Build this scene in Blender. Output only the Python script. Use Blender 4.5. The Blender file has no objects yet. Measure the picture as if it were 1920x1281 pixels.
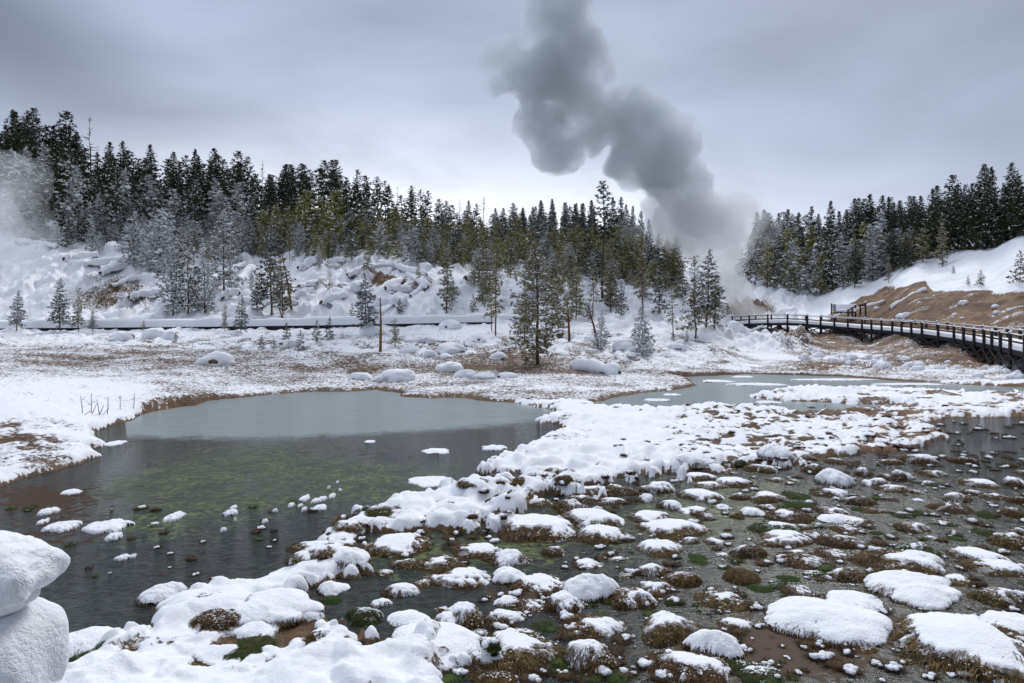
import bpy, math, random
import numpy as np
from mathutils import Vector
scene = bpy.context.scene
R = math.radians

# ------------------------------------------------------------------ camera
FPX = 1280.0; HZ = 600.0; S = 4/3.0; CH = 3.0
cam_d = bpy.data.cameras.new("camera"); cam = bpy.data.objects.new("camera", cam_d)
scene.collection.objects.link(cam); scene.camera = cam
cam.location = (0, 0, CH*S); cam.rotation_euler = (R(90), 0, 0)
cam_d.sensor_width = 36; cam_d.lens = 24.0
cam_d.shift_y = -(640.5-HZ)/1920.0
cam_d.clip_start = 0.05; cam_d.clip_end = 3000

# ------------------------------------------------------------------ world
SUN_EL, SUN_AZ = R(42), R(25)
w = bpy.data.worlds.new("World"); scene.world = w; w.use_nodes = True
nt = w.node_tree; N = nt.nodes; L = nt.links; N.clear()
def wn(t, **k):
    n = N.new(t)
    for a, b in k.items(): setattr(n, a, b)
    return n
wout = wn('ShaderNodeOutputWorld'); bg = wn('ShaderNodeBackground'); L.new(bg.outputs[0], wout.inputs[0])
sky = wn('ShaderNodeTexSky', sky_type='NISHITA', sun_disc=False); sky.sun_elevation = SUN_EL; sky.sun_rotation = SUN_AZ
geo = wn('ShaderNodeTexCoord'); sep = wn('ShaderNodeSeparateXYZ'); L.new(geo.outputs['Generated'], sep.inputs[0])
def wm(op, a, b=None, c=None, clamp=False):
    n = wn('ShaderNodeMath', operation=op, use_clamp=clamp)
    for i, v in enumerate((a, b, c)):
        if v is None: continue
        if isinstance(v, (int, float)): n.inputs[i].default_value = v
        else: L.new(v, n.inputs[i])
    return n.outputs[0]
def wramp(fac, stops):
    n = wn('ShaderNodeValToRGB'); L.new(fac, n.inputs[0]); cr = n.color_ramp
    while len(cr.elements) < len(stops): cr.elements.new(0.5)
    for e, (p, c) in zip(cr.elements, stops): e.position = p; e.color = (*c, 1)
    return n.outputs[0]
zz = sep.outputs[2]
# overcast deck: luminance rises to the zenith, thin bright break low over the left ridge
base = wramp(zz, [(0.0, (.42,.45,.52)), (.10, (.395,.43,.52)), (.22, (.285,.325,.42)), (.42, (.245,.28,.365)), (.60, (.45,.48,.56)), (1.0, (.85,.89,1.0))])
az = wm('ARCTAN2', sep.outputs[0], sep.outputs[1])           # 0 ahead, + to the right
bl = wm('MULTIPLY', wm('ADD', az, 0.17), 2.6); bl = wm('POWER', 2.718, wm('MULTIPLY', wm('MULTIPLY', bl, bl), -1.0))
be = wm('MULTIPLY', wm('SUBTRACT', zz, 0.11), 7.5); be = wm('POWER', 2.718, wm('MULTIPLY', wm('MULTIPLY', be, be), -1.0))
mp = wn('ShaderNodeMapping'); L.new(geo.outputs['Generated'], mp.inputs[0]); mp.inputs['Scale'].default_value = (1.6, 1.6, 4.2); mp.inputs['Rotation'].default_value = (0, R(14), 0); mp.inputs['Location'].default_value=(3.1,0.4,1.2)
nz = wn('ShaderNodeTexNoise'); L.new(mp.outputs[0], nz.inputs['Vector']); nz.inputs['Scale'].default_value = 1.5; nz.inputs['Detail'].default_value = 5; nz.inputs['Roughness'].default_value = .5; nz.inputs['Distortion'].default_value=.4
br = wm('MULTIPLY', wm('MULTIPLY', bl, be), wm('ADD', wm('MULTIPLY', nz.outputs[0], 1.3), .05))
cl = wm('ADD', wm('MULTIPLY', wm('SUBTRACT', nz.outputs[0], .5), .95), 1.0)
# dark low cloud at far left
dl = wm('MULTIPLY', wm('ADD', az, .66), 5.0); dl = wm('POWER', 2.718, wm('MULTIPLY', wm('MULTIPLY', dl, dl), -1.0))
de = wm('MULTIPLY', wm('SUBTRACT', zz, wm('ADD', wm('MULTIPLY', az, -.42), .05)), 11.0); de = wm('POWER', 2.718, wm('MULTIPLY', wm('MULTIPLY', de, de), -1.0))
dk = wm('SUBTRACT', 1.0, wm('MULTIPLY', wm('MULTIPLY', wm('MULTIPLY', dl, de), wm('ADD', nz.outputs[0], .5)), .5))
# right side a little bluer and darker
rt = wm('SUBTRACT', 1.0, wm('MULTIPLY', wm('SMOOTH_MAX', az, 0.0, .2), .33))
mul = wm('MULTIPLY', wm('MULTIPLY', cl, dk), rt)
v1 = wn('ShaderNodeVectorMath', operation='SCALE'); L.new(base, v1.inputs[0]); L.new(mul, v1.inputs['Scale'])
brc = wn('ShaderNodeCombineXYZ'); L.new(wm('MULTIPLY', br, .62), brc.inputs[0]); L.new(wm('MULTIPLY', br, .59), brc.inputs[1]); L.new(wm('MULTIPLY', br, .57), brc.inputs[2])
v2 = wn('ShaderNodeVectorMath', operation='ADD'); L.new(v1.outputs[0], v2.inputs[0]); L.new(brc.outputs[0], v2.inputs[1])
skv = wn('ShaderNodeVectorMath', operation='SCALE'); L.new(sky.outputs[0], skv.inputs[0]); skv.inputs['Scale'].default_value = 0.05*.12
v2s = wn('ShaderNodeVectorMath', operation='SCALE'); L.new(v2.outputs[0], v2s.inputs[0]); v2s.inputs['Scale'].default_value = 1.22
v3 = wn('ShaderNodeVectorMath', operation='ADD'); L.new(v2s.outputs[0], v3.inputs[0]); L.new(skv.outputs[0], v3.inputs[1])
L.new(v3.outputs[0], bg.inputs[0]); bg.inputs[1].default_value = 1.0

sd = bpy.data.lights.new("sun", 'SUN'); sun = bpy.data.objects.new("sun", sd); scene.collection.objects.link(sun)
sd.energy = 1.5; sd.angle = R(12); sd.color = (1.0, .98, .955)
sun.rotation_euler = (R(90)-SUN_EL, 0, -SUN_AZ+R(180))
sun.rotation_euler = (Vector((math.sin(SUN_AZ)*math.cos(SUN_EL), math.cos(SUN_AZ)*math.cos(SUN_EL), math.sin(SUN_EL)))).to_track_quat('Z', 'Y').to_euler()
scene.view_settings.view_transform = 'Standard'; scene.view_settings.look = 'None'
scene.view_settings.exposure = 0.36; scene.view_settings.gamma = 1.0
cy = scene.cycles
cy.use_denoising = True; cy.max_bounces = 6; cy.diffuse_bounces = 3; cy.glossy_bounces = 3; cy.transmission_bounces = 2
cy.volume_bounces = 3; cy.transparent_max_bounces = 8; cy.volume_max_steps = 128; cy.volume_step_rate = 1.5
cy.sample_clamp_indirect = 6

# ------------------------------------------------------------------ helpers
rng = np.random.default_rng(7); random.seed(7)
COL = scene.collection
def P(px, py, d):
    return np.array(((px-960)/FPX*d*S, d*S, (CH-(py-HZ)/FPX*d)*S))
def proj(x, y, z):
    d = np.maximum(y, .01)
    return 960+x/d*FPX, HZ+(CH*S-z)/d*FPX
def smooth(a, b, x):
    t = np.clip((x-a)/(b-a), 0, 1); return t*t*(3-2*t)
def _h(i, j, k, s):
    n = (i*374761393 + j*668265263 + k*2147483647 + s*1274126177) & 0xffffffff
    n = ((n ^ (n >> 13))*1274126177) & 0xffffffff
    n = (n ^ (n >> 16))
    return (n & 0xffff)/65535.0
def vn(x, y, z=None, s=0):
    """smooth value noise in -1..1"""
    x = np.asarray(x, float); y = np.asarray(y, float)
    xi = np.floor(x).astype(np.int64); yi = np.floor(y).astype(np.int64)
    fx = x-xi; fy = y-yi; fx = fx*fx*fx*(fx*(fx*6-15)+10); fy = fy*fy*fy*(fy*(fy*6-15)+10)
    if z is None:
        a = _h(xi, yi, 0, s); b = _h(xi+1, yi, 0, s); c = _h(xi, yi+1, 0, s); d = _h(xi+1, yi+1, 0, s)
        return ((a*(1-fx)+b*fx)*(1-fy)+(c*(1-fx)+d*fx)*fy)*2-1
    z = np.asarray(z, float); zi = np.floor(z).astype(np.int64); fz = z-zi; fz = fz*fz*(3-2*fz)
    def lay(k):
        a = _h(xi, yi, k, s); b = _h(xi+1, yi, k, s); c = _h(xi, yi+1, k, s); d = _h(xi+1, yi+1, k, s)
        return (a*(1-fx)+b*fx)*(1-fy)+(c*(1-fx)+d*fx)*fy
    return (lay(zi)*(1-fz)+lay(zi+1)*fz)*2-1
def fbm(x, y, z=None, o=4, s=0, g=.5):
    t = 0; a = 1; n = 0
    for k in range(o):
        t = t + a*vn(x, y, z, s+k*17); n += a; a *= g
        x = x*2.03+5.1; y = y*2.03+3.7
        if z is not None: z = z*2.03+1.3
    return t/n
def worley(x, y, s=0):
    """nearest and second-nearest feature distance and the id of the nearest cell"""
    xi = np.floor(x).astype(np.int64); yi = np.floor(y).astype(np.int64)
    f1 = np.full(x.shape, 9.); f2 = np.full(x.shape, 9.); idn = np.zeros(x.shape)
    for a in (-1, 0, 1):
        for b in (-1, 0, 1):
            cx = xi+a; cy_ = yi+b
            d = np.hypot(cx+_h(cx, cy_, 1, s)-x, cy_+_h(cx, cy_, 2, s)-y)
            h = _h(cx, cy_, 3, s); m = d < f1
            f2 = np.where(m, f1, np.minimum(f2, d)); idn = np.where(m, h, idn); f1 = np.where(m, d, f1)
    return f1, f2, idn

def mesh_np(name, v, faces, mats=(), smooth_=True, midx=None):
    """faces: (n,3) or (n,4) array, or list of such arrays"""
    me = bpy.data.meshes.new(name)
    v = np.asarray(v, np.float32)
    fl = faces if isinstance(faces, list) else [faces]
    fl = [np.asarray(f, np.int32) for f in fl if len(f)]
    loops = np.concatenate([f.ravel() for f in fl]) if fl else np.zeros(0, np.int32)
    sizes = np.concatenate([np.full(len(f), f.shape[1], np.int32) for f in fl]) if fl else np.zeros(0, np.int32)
    me.vertices.add(len(v)); me.vertices.foreach_set('co', v.ravel())
    me.loops.add(len(loops)); me.loops.foreach_set('vertex_index', loops)
    me.polygons.add(len(sizes)); st = np.concatenate([[0], np.cumsum(sizes)[:-1]]).astype(np.int32)
    me.polygons.foreach_set('loop_start', st)
    if midx is not None: me.polygons.foreach_set('material_index', np.asarray(midx, np.int32))
    me.update(calc_edges=True); me.validate()
    me.polygons.foreach_set('use_smooth', np.full(len(me.polygons), smooth_, bool))
    for m in mats: me.materials.append(m)
    return me
def attr(me, name, a):
    t = me.attributes.new(name, 'FLOAT', 'POINT'); t.data.foreach_set('value', np.asarray(a, np.float32).ravel())
def link(name, me, parent=None, label=None, cat=None, group=None, kind=None):
    o = bpy.data.objects.new(name, me); COL.objects.link(o)
    if parent is not None: o.parent = parent
    for k, v in (('label', label), ('category', cat), ('group', group), ('kind', kind)):
        if v: o[k] = v
    return o
def copy_tree(src, parent=None):
    c = src.copy(); COL.objects.link(c); c.parent = parent
    for ch in list(src.children): copy_tree(ch, c)
    return c
class MB:
    """collects primitive pieces, builds one mesh"""
    def __init__(s): s.v = []; s.f = {3: [], 4: []}; s.n = 0
    def add(s, v, f):
        f = np.asarray(f); s.v.append(np.asarray(v, float)); s.f[f.shape[1]].append(f+s.n); s.n += len(v)
    def beam(s, a, b, wx, wz, up=(0, 0, 1)):
        a = np.array(a, float); b = np.array(b, float); d = b-a; l = np.linalg.norm(d); d = d/l
        up = np.array(up, float)
        if abs(d@up) > .95: up = np.array((0, 1., 0))
        r = np.cross(d, up); r /= np.linalg.norm(r); u = np.cross(r, d)
        c = [(-1, -1), (1, -1), (1, 1), (-1, 1)]
        v = [p + r*cx*wx/2 + u*cz*wz/2 for p in (a, b) for cx, cz in c]
        s.add(v, [(0, 3, 2, 1), (4, 5, 6, 7), (0, 1, 5, 4), (1, 2, 6, 5), (2, 3, 7, 6), (3, 0, 4, 7)])
    def tube(s, pts, rad, n=8, jit=0):
        pts = np.asarray(pts, float); m = len(pts); rad = np.broadcast_to(rad, (m,))
        t = np.gradient(pts, axis=0); t /= np.linalg.norm(t, axis=1)[:, None]+1e-9
        ref = np.array((0.31, 0.17, .93)); ref = np.where(abs(t@ref)[:, None] > .93, np.array((1., 0, 0)), ref)
        r = np.cross(t, ref); r /= np.linalg.norm(r, axis=1)[:, None]; u = np.cross(r, t)
        a = np.arange(n)/n*2*math.pi
        v = pts[:, None]+(r[:, None]*np.cos(a)[None, :, None]+u[:, None]*np.sin(a)[None, :, None])*rad[:, None, None]*(1+jit*rng.uniform(-1, 1, (m, n))[:, :, None])
        v = v.reshape(-1, 3); f = []
        i = np.arange(m-1)[:, None]*n; j = np.arange(n)[None]; k = (j+1) % n
        f = np.stack([i+j, i+k, i+n+k, i+n+j], -1).reshape(-1, 4)
        o = len(v); v = np.concatenate([v, pts[[0, -1]]])
        s.add(v, f); s.f[3].append(np.stack([j[0], np.full(n, o), k[0]], -1)[:, [0, 1, 2]]+s.n-len(v))
        s.f[3].append(np.stack([j[0]+(m-1)*n, k[0]+(m-1)*n, np.full(n, o+1)], -1)+s.n-len(v))
    def mesh(s, name, mats, smooth_=False):
        f = [np.concatenate(x) for x in (s.f[4], s.f[3]) if x]
        return mesh_np(name, np.concatenate(s.v), f, mats, smooth_)
def ico(sub):
    import bmesh
    bm = bmesh.new(); bmesh.ops.create_icosphere(bm, subdivisions=sub, radius=1)
    v = np.array([x.co[:] for x in bm.verts]); f = np.array([[q.index for q in p.verts] for p in bm.faces]); bm.free()
    return v, f
ICO = {k: ico(k) for k in (1, 2, 3, 4, 5)}

# ------------------------------------------------------------------ materials
def mat(name):
    m = bpy.data.materials.new(name); m.use_nodes = True
    n = m.node_tree.nodes; b = n['Principled BSDF']; return m, m.node_tree, b
class NB:
    def __init__(s, m): s.t = m.node_tree; s.n = s.t.nodes; s.l = s.t.links
    def new(s, ty, **k):
        x = s.n.new(ty)
        for a, b in k.items(): setattr(x, a, b)
        return x
    def put(s, sock, v):
        if hasattr(v, 'is_output') or isinstance(v, bpy.types.NodeSocket): s.l.new(v, sock)
        elif isinstance(v, tuple) and len(v) == 3 and sock.type == 'RGBA': sock.default_value = (*v, 1)
        else: sock.default_value = v
    def math(s, op, a, b=0.0, clamp=False):
        x = s.new('ShaderNodeMath', operation=op, use_clamp=clamp); s.put(x.inputs[0], a); s.put(x.inputs[1], b); return x.outputs[0]
    def step(s, x, a, b):
        n = s.new('ShaderNodeMapRange', interpolation_type='SMOOTHSTEP'); s.put(n.inputs[0], x); n.inputs[1].default_value = a; n.inputs[2].default_value = b; return n.outputs[0]
    def mix(s, f, a, b):
        x = s.new('ShaderNodeMix', data_type='RGBA'); s.put(x.inputs[0], f); s.put(x.inputs[6], a); s.put(x.inputs[7], b); return x.outputs[2]
    def noise(s, scale, detail=4, rough=.55, vec=None, dist=0, stretch=None):
        x = s.new('ShaderNodeTexNoise'); x.inputs['Scale'].default_value = scale; x.inputs['Detail'].default_value = detail; x.inputs['Roughness'].default_value = rough; x.inputs['Distortion'].default_value = dist
        if vec is None: vec = s.pos()
        if stretch:
            m = s.new('ShaderNodeMapping'); s.l.new(vec, m.inputs[0]); m.inputs['Scale'].default_value = stretch; vec = m.outputs[0]
        s.l.new(vec, x.inputs['Vector']); return x.outputs[0]
    def vor(s, scale, vec=None, feat='F1', **k):
        x = s.new('ShaderNodeTexVoronoi', feature=feat); x.inputs['Scale'].default_value = scale
        s.l.new(vec if vec is not None else s.pos(), x.inputs['Vector']); return x.outputs['Distance']
    def pos(s):
        if not hasattr(s, '_p'): s._p = s.new('ShaderNodeNewGeometry').outputs['Position']
        return s._p
    def obj(s):
        if not hasattr(s, '_o'): s._o = s.new('ShaderNodeTexCoord').outputs['Object']
        return s._o
    def attr(s, name):
        x = s.new('ShaderNodeAttribute'); x.attribute_name = name; return x.outputs['Fac']
    def rand(s): return s.new('ShaderNodeObjectInfo').outputs['Random']
    def bump(s, h, strength, dist, prev=None):
        x = s.new('ShaderNodeBump'); s.l.new(h, x.inputs['Height']); x.inputs['Strength'].default_value = strength; x.inputs['Distance'].default_value = dist
        if prev is not None: s.l.new(prev, x.inputs['Normal'])
        return x.outputs[0]
SNOW = (.86, .875, .91)
def snow_colour(b):
    return b.mix(b.noise(1.3, 3), (.80, .83, .885), (.87, .885, .92))
def snow_bump(b, k=1.0):
    h = b.math('ADD', b.math('MULTIPLY', b.vor(26), -.6), b.math('MULTIPLY', b.noise(55, 3), .55))
    h = b.math('ADD', h, b.math('MULTIPLY', b.vor(85), -.3))
    return b.bump(h, .6*k, .02)
M = {}
m, t, p = mat('snow'); b = NB(m); b.put(p.inputs['Base Color'], snow_colour(b)); p.inputs['Roughness'].default_value = .75
b.put(p.inputs['Normal'], snow_bump(b)); p.inputs['Specular IOR Level'].default_value = .25; M['snow'] = m
m, t, p = mat('far_snow'); b = NB(m); b.put(p.inputs['Base Color'], SNOW); p.inputs['Roughness'].default_value = .8; p.inputs['Specular IOR Level'].default_value = .1; M['fsnow'] = m

# ground: snow over soil and dead grass; attributes: snow cover and ochre (hydrothermal clay)
m, t, p = mat('ground_cover'); b = NB(m); M['ground'] = m
sn = b.attr('snow'); oc = b.attr('ochre')
n1 = b.noise(6.5, 6, .72); n2 = b.noise(2.6, 6, .7); n3 = b.noise(34, 4, .7); n4 = b.noise(.6, 4)
soil = b.mix(b.step(n2, .35, .65), (.030, .020, .013), (.115, .072, .044))
soil = b.mix(b.step(n3, .42, .62), soil, (.16, .105, .062))
clay = b.mix(b.step(n2, .3, .7), (.12, .07, .038), (.27, .175, .10)); clay = b.mix(b.step(n1, .5, .7), clay, (.33, .25, .17)); clay = b.mix(b.step(n3, .55, .7), clay, (.06, .04, .028))
n5 = b.noise(.22, 5, .65); clay = b.mix(b.step(n5, .42, .6), clay, b.mix(n1, (.055, .034, .022), (.15, .095, .06)))
clay = b.mix(b.step(n4, .50, .62), clay, b.mix(n1, (.17, .075, .035), (.10, .07, .05)))
dirt = b.mix(oc, soil, clay)
thr = b.math('ADD', b.math('MULTIPLY', n1, .62), b.math('ADD', b.math('MULTIPLY', n2, .23), b.math('MULTIPLY', n3, .15)))
sf = b.step(b.math('SUBTRACT', b.math('ADD', sn, b.math('MULTIPLY', b.math('SUBTRACT', thr, .5), 3.0)), .5), -.10, .10)
b.put(p.inputs['Base Color'], b.mix(sf, dirt, snow_colour(b)))
p.inputs['Roughness'].default_value = .85; p.inputs['Specular IOR Level'].default_value = .2
hh = b.math('ADD', b.math('MULTIPLY', sf, .9), b.math('MULTIPLY', n3, .6))
bp = b.bump(hh, .6, .03); b.put(p.inputs['Normal'], b.bump(b.math('ADD', b.math('MULTIPLY', b.vor(22), -.5), b.noise(50, 3)), .4, .02, bp))

# water: dark, glossy, with algae, frost film and skim ice
m, t, p = mat('pond_surface'); b = NB(m); M['water'] = m
al = b.attr('algae'); ice = b.attr('ice'); fr = b.attr('frost'); mud = b.attr('mud')
w1 = b.noise(1.3, 6, .65, dist=.6); w2 = b.noise(7, 5, .7, dist=.4); w3 = b.noise(3.2, 5, .6, dist=1.0)
vv = b.noise(9, 4, .6, dist=1.5, stretch=(1, .55, 1))
deep = b.mix(b.step(b.noise(4, 6, .75, dist=1.2, stretch=(1, 2, 1)), .35, .65), (.004, .007, .007), (.045, .052, .046))
algc = b.mix(b.step(w1, .35, .65), (.045, .065, .034), (.135, .165, .055)); algc = b.mix(b.step(w2, .42, .56), (.035, .045, .032), algc)
af = b.step(b.math('ADD', al, b.math('ADD', b.math('MULTIPLY', b.math('SUBTRACT', w3, .5), 1.5), b.math('MULTIPLY', b.math('SUBTRACT', w2, .5), 1.6))), .34, .66)
crk = b.step(b.vor(1.6, feat='DISTANCE_TO_EDGE', vec=None), .0, .10)
c1 = b.mix(b.math('MULTIPLY', af, b.math('ADD', .75, b.math('MULTIPLY', crk, .25))), deep, algc)
mf = b.step(b.math('ADD', mud, b.math('MULTIPLY', b.math('SUBTRACT', w3, .5), 2.2)), .45, .6)
c1 = b.mix(mf, c1, b.mix(b.noise(10, 5, .7, stretch=(1, 3, 1)), (.010, .006, .004), (.095, .052, .026)))
ff = b.math('MULTIPLY', b.step(b.math('ADD', b.math('MULTIPLY', vv, .7), b.math('MULTIPLY', w2, .3)), .50, .58), b.step(b.math('ADD', fr, b.math('SUBTRACT', w1, .5)), .35, .65))
c1 = b.mix(b.math('MULTIPLY', ff, .42), c1, (.19, .18, .14))
icef = b.step(b.math('ADD', ice, b.math('ADD', b.math('MULTIPLY', b.math('SUBTRACT', w1, .5), .5), b.math('MULTIPLY', b.math('SUBTRACT', w2, .5), .5))), -.14, .2)
icec = b.mix(b.noise(1.1, 5, .55, stretch=(.6, 2.5, 1)), (.20, .235, .24), (.30, .345, .35))
b.put(p.inputs['Base Color'], b.mix(icef, c1, icec))
rg = b.new('ShaderNodeMix', data_type='FLOAT'); b.put(rg.inputs[0], icef); b.put(rg.inputs[2], b.math('ADD', b.math('MULTIPLY', ff, .3), b.math('ADD', b.math('MULTIPLY', mf, .5), b.math('ADD', .045, b.math('MULTIPLY', af, .2))))); rg.inputs[3].default_value = .24
b.put(p.inputs['Roughness'], rg.outputs[0]); p.inputs['IOR'].default_value = 1.2
rip = b.math('ADD', b.math('MULTIPLY', b.noise(9, 5, .65, stretch=(.7, 1.6, 1)), 1.0), b.math('MULTIPLY', b.noise(30, 3, .6), .35))
rs = b.new('ShaderNodeBump'); b.put(rs.inputs['Height'], rip); rs.inputs['Distance'].default_value = .05
b.put(rs.inputs['Strength'], b.math('MULTIPLY', b.math('SUBTRACT', 1.0, b.math('MULTIPLY', icef, .93)), .36)); b.put(p.inputs['Normal'], rs.outputs[0])

def simple(key, name, c1, c2, scale, rough=.85, bump=0, rnd=0, stretch=None, coord='obj'):
    m, t, p = mat(name); b = NB(m)
    n = b.noise(scale, 4, .65, vec=b.obj() if coord == 'obj' else None, stretch=stretch)
    c = b.mix(b.step(n, .3, .7), c1, c2)
    if rnd:
        hs = b.new('ShaderNodeHueSaturation'); b.put(hs.inputs['Color'], c)
        b.put(hs.inputs['Value'], b.math('ADD', 1-rnd/2, b.math('MULTIPLY', b.rand(), rnd)))
        b.put(hs.inputs['Hue'], b.math('ADD', .485, b.math('MULTIPLY', b.rand(), .03))); c = hs.outputs[0]
    b.put(p.inputs['Base Color'], c); p.inputs['Roughness'].default_value = rough; p.inputs['Specular IOR Level'].default_value = .2
    if bump: b.put(p.inputs['Normal'], b.bump(n, .7, bump))
    M[key] = m; return m
simple('needle', 'dark_pine_needles', (.022, .030, .018), (.070, .080, .038), 1.5, rnd=.5)
simple('olive', 'olive_pine_needles', (.10, .10, .038), (.29, .245, .085), 1.2, rnd=.45)
simple('grey', 'frosted_needles', (.14, .15, .14), (.38, .40, .41), 1.8, rnd=.3)
simple('bark', 'pine_bark', (.045, .032, .025), (.15, .11, .085), 6, bump=.02, rnd=.4, stretch=(1, 1, .25))
simple('redbark', 'orange_pine_bark', (.10, .05, .03), (.26, .14, .08), 6, bump=.02, rnd=.3, stretch=(1, 1, .25))
simple('grass', 'dead_tussock_grass', (.014, .009, .005), (.085, .052, .022), 5, bump=.02, rnd=.4)
simple('blade', 'dry_grass_blades', (.020, .012, .006), (.17, .105, .042), 4, rnd=.4)
simple('moss', 'green_moss', (.012, .022, .007), (.06, .10, .018), 6, rnd=.4)
simple('wood', 'dark_wet_timber', (.012, .013, .015), (.04, .040, .042), 5, rough=.7, bump=.004)
simple('rail', 'weathered_brown_rail', (.07, .05, .036), (.17, .125, .09), 5, rough=.75, bump=.004)
simple('log', 'weathered_log', (.04, .028, .02), (.16, .115, .08), 5, bump=.02)
simple('rock', 'brown_rock', (.05, .036, .028), (.20, .145, .10), 4, bump=.04)
simple('reed', 'dry_reed', (.16, .085, .05), (.34, .20, .12), 5)
simple('mat', 'brown_grass_mat', (.016, .009, .005), (.085, .045, .022), 8, rough=.6, bump=.03, stretch=(1, 3, 1))

# ------------------------------------------------------------------ terrain
def poly(pts):
    """photo outline of a shore at water level -> plan polygon in metres"""
    a = np.array(pts, float); d = CH*FPX/(a[:, 1]-HZ)*S
    return np.stack([(a[:, 0]-960)/FPX*d, d], -1)
POND = poly([(-300,925),(0,918),(60,895),(100,885),(160,868),(200,855),(175,843),(215,835),(190,826),(180,812),(205,800),(240,792),(262,783),(290,772),(330,765),(372,760),(390,752),(430,748),(520,740),(570,736),(640,735),(700,732),(745,738),(740,744),(800,748),(860,746),(900,752),(960,757),(1005,764),(1040,775),(1005,784),(998,790),(1045,802),(1020,818),(985,828),(975,838),(945,850),(895,862),(880,880),(890,892),(940,893),(920,902),(850,907),(800,925),(760,930),(725,935),(700,952),(650,965),(600,990),(572,1008),(570,1030),(540,1048),(520,1062),(490,1068),(470,1082),(400,1100),(370,1112),(300,1125),(285,1150),(240,1168),(222,1200),(160,1230),(110,1215),(60,1190),(-100,1190),(-700,1190),(-900,1000)])
LAG = poly([(1110,757),(1150,748),(1200,738),(1260,734),(1310,724),(1295,713),(1260,708),(1330,705),(1400,702),(1500,704),(1580,707),(1700,716),(1900,727),(2200,742),(2200,746),(1900,737),(1800,735),(1700,730),(1600,727),(1480,729),(1420,737),(1400,745),(1440,752),(1560,757),(1690,762),(1600,768),(1545,777),(1500,774),(1440,768),(1385,764),(1330,757),(1290,764),(1200,768),(1130,765)])
MARSH = poly([(3000,800),(2400,790),(1920,783),(1780,786),(1755,796),(1790,822),(1750,838),(1690,850),(1600,858),(1530,864),(1480,884),(1420,878),(1370,890),(1290,900),(1240,893),(1180,905),(1130,925),(1100,918),(1060,940),(1010,958),(960,985),(890,1000),(800,1008),(710,1005),(680,1040),(695,1075),(640,1105),(570,1118),(600,1135),(660,1150),(700,1170),(720,1200),(790,1172),(850,1185),(900,1235),(890,1300),(860,1420),(900,2600),(1200,4000),(6000,4000)])
def sdist(x, y, pg):
    """>0 inside polygon"""
    out = np.empty(x.shape); X = x.ravel(); Y = y.ravel(); o = out.ravel()
    for s0 in range(0, len(X), 60000):
        xx = X[s0:s0+60000]; yy = Y[s0:s0+60000]; dm = np.full(xx.shape, 1e9); ins = np.zeros(xx.shape, bool)
        for i in range(len(pg)):
            ax, ay = pg[i-1]; bx, by = pg[i]; dx, dy = bx-ax, by-ay
            tt = np.clip(((xx-ax)*dx+(yy-ay)*dy)/(dx*dx+dy*dy+1e-12), 0, 1)
            dm = np.minimum(dm, (xx-ax-tt*dx)**2+(yy-ay-tt*dy)**2)
            c = (ay > yy) != (by > yy); ins ^= c & (xx < (bx-ax)*(yy-ay)/((by-ay) if by != ay else 1e-9)+ax)
        o[s0:s0+60000] = np.where(ins, 1, -1)*np.sqrt(dm)
    return out
COLS = {  # photo column -> (depth, row) along the bare ground
 -900: [(10,905),(14,840),(20,740),(32,660),(48,610),(60,560),(75,480),(95,400),(130,320)],
 0: [(12.1,918),(14,855),(19,752),(29,690),(44,634),(50,621),(55,604),(62,545),(71,480),(81,432),(96,385),(125,335)],
 250: [(19.5,797),(24,735),(30,700),(42,645),(50,621),(54,605),(62,545),(72,480),(90,425),(120,380)],
 500: [(27.4,740),(33,700),(42,648),(50,620),(54,602),(61,550),(72,490),(90,425),(120,390)],
 700: [(29,733),(35,697),(43,645),(50,616),(54,600),(61,545),(71,492),(88,445),(118,410)],
 960: [(25,755),(31,715),(36,690),(43,648),(50,612),(54,597),(61,555),(73,512),(94,460),(122,430)],
 1200: [(28,740),(34,703),(40,680),(46,648),(52,615),(57,600),(68,550),(88,500),(118,462)],
 1330: [(33,712),(42,686),(52,640),(60,618),(66,604),(76,570),(92,520),(125,470)],
 1400: [(37,703),(45,684),(55,652),(62,642),(70,637),(76,622),(82,590),(92,555),(112,500),(142,455)],
 1517: [(37,703),(46,680),(58,650),(66,637),(70.5,632),(78,612),(88,580),(100,545),(115,500),(145,455)],
 1617: [(37,704),(46,676),(56,652),(63,642),(68,612),(73,585),(80,560),(88,530),(102,495),(130,455)],
 1734: [(33.5,715),(40,684),(46,667),(51,652),(55,620),(62,570),(70,535),(78,505),(90,470),(115,440)],
 1843: [(31.5,722),(36,702),(40,688),(43,678),(49,628),(56,585),(64,535),(74,485),(84,455),(115,415)],
 1920: [(31,724),(34.5,702),(37,689),(42,645),(48,608),(56,560),(64,500),(72,448),(100,410)],
 2800: [(29,732),(33,702),(36,680),(42,632),(48,590),(56,530),(66,460),(80,400),(110,360)]}
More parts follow.
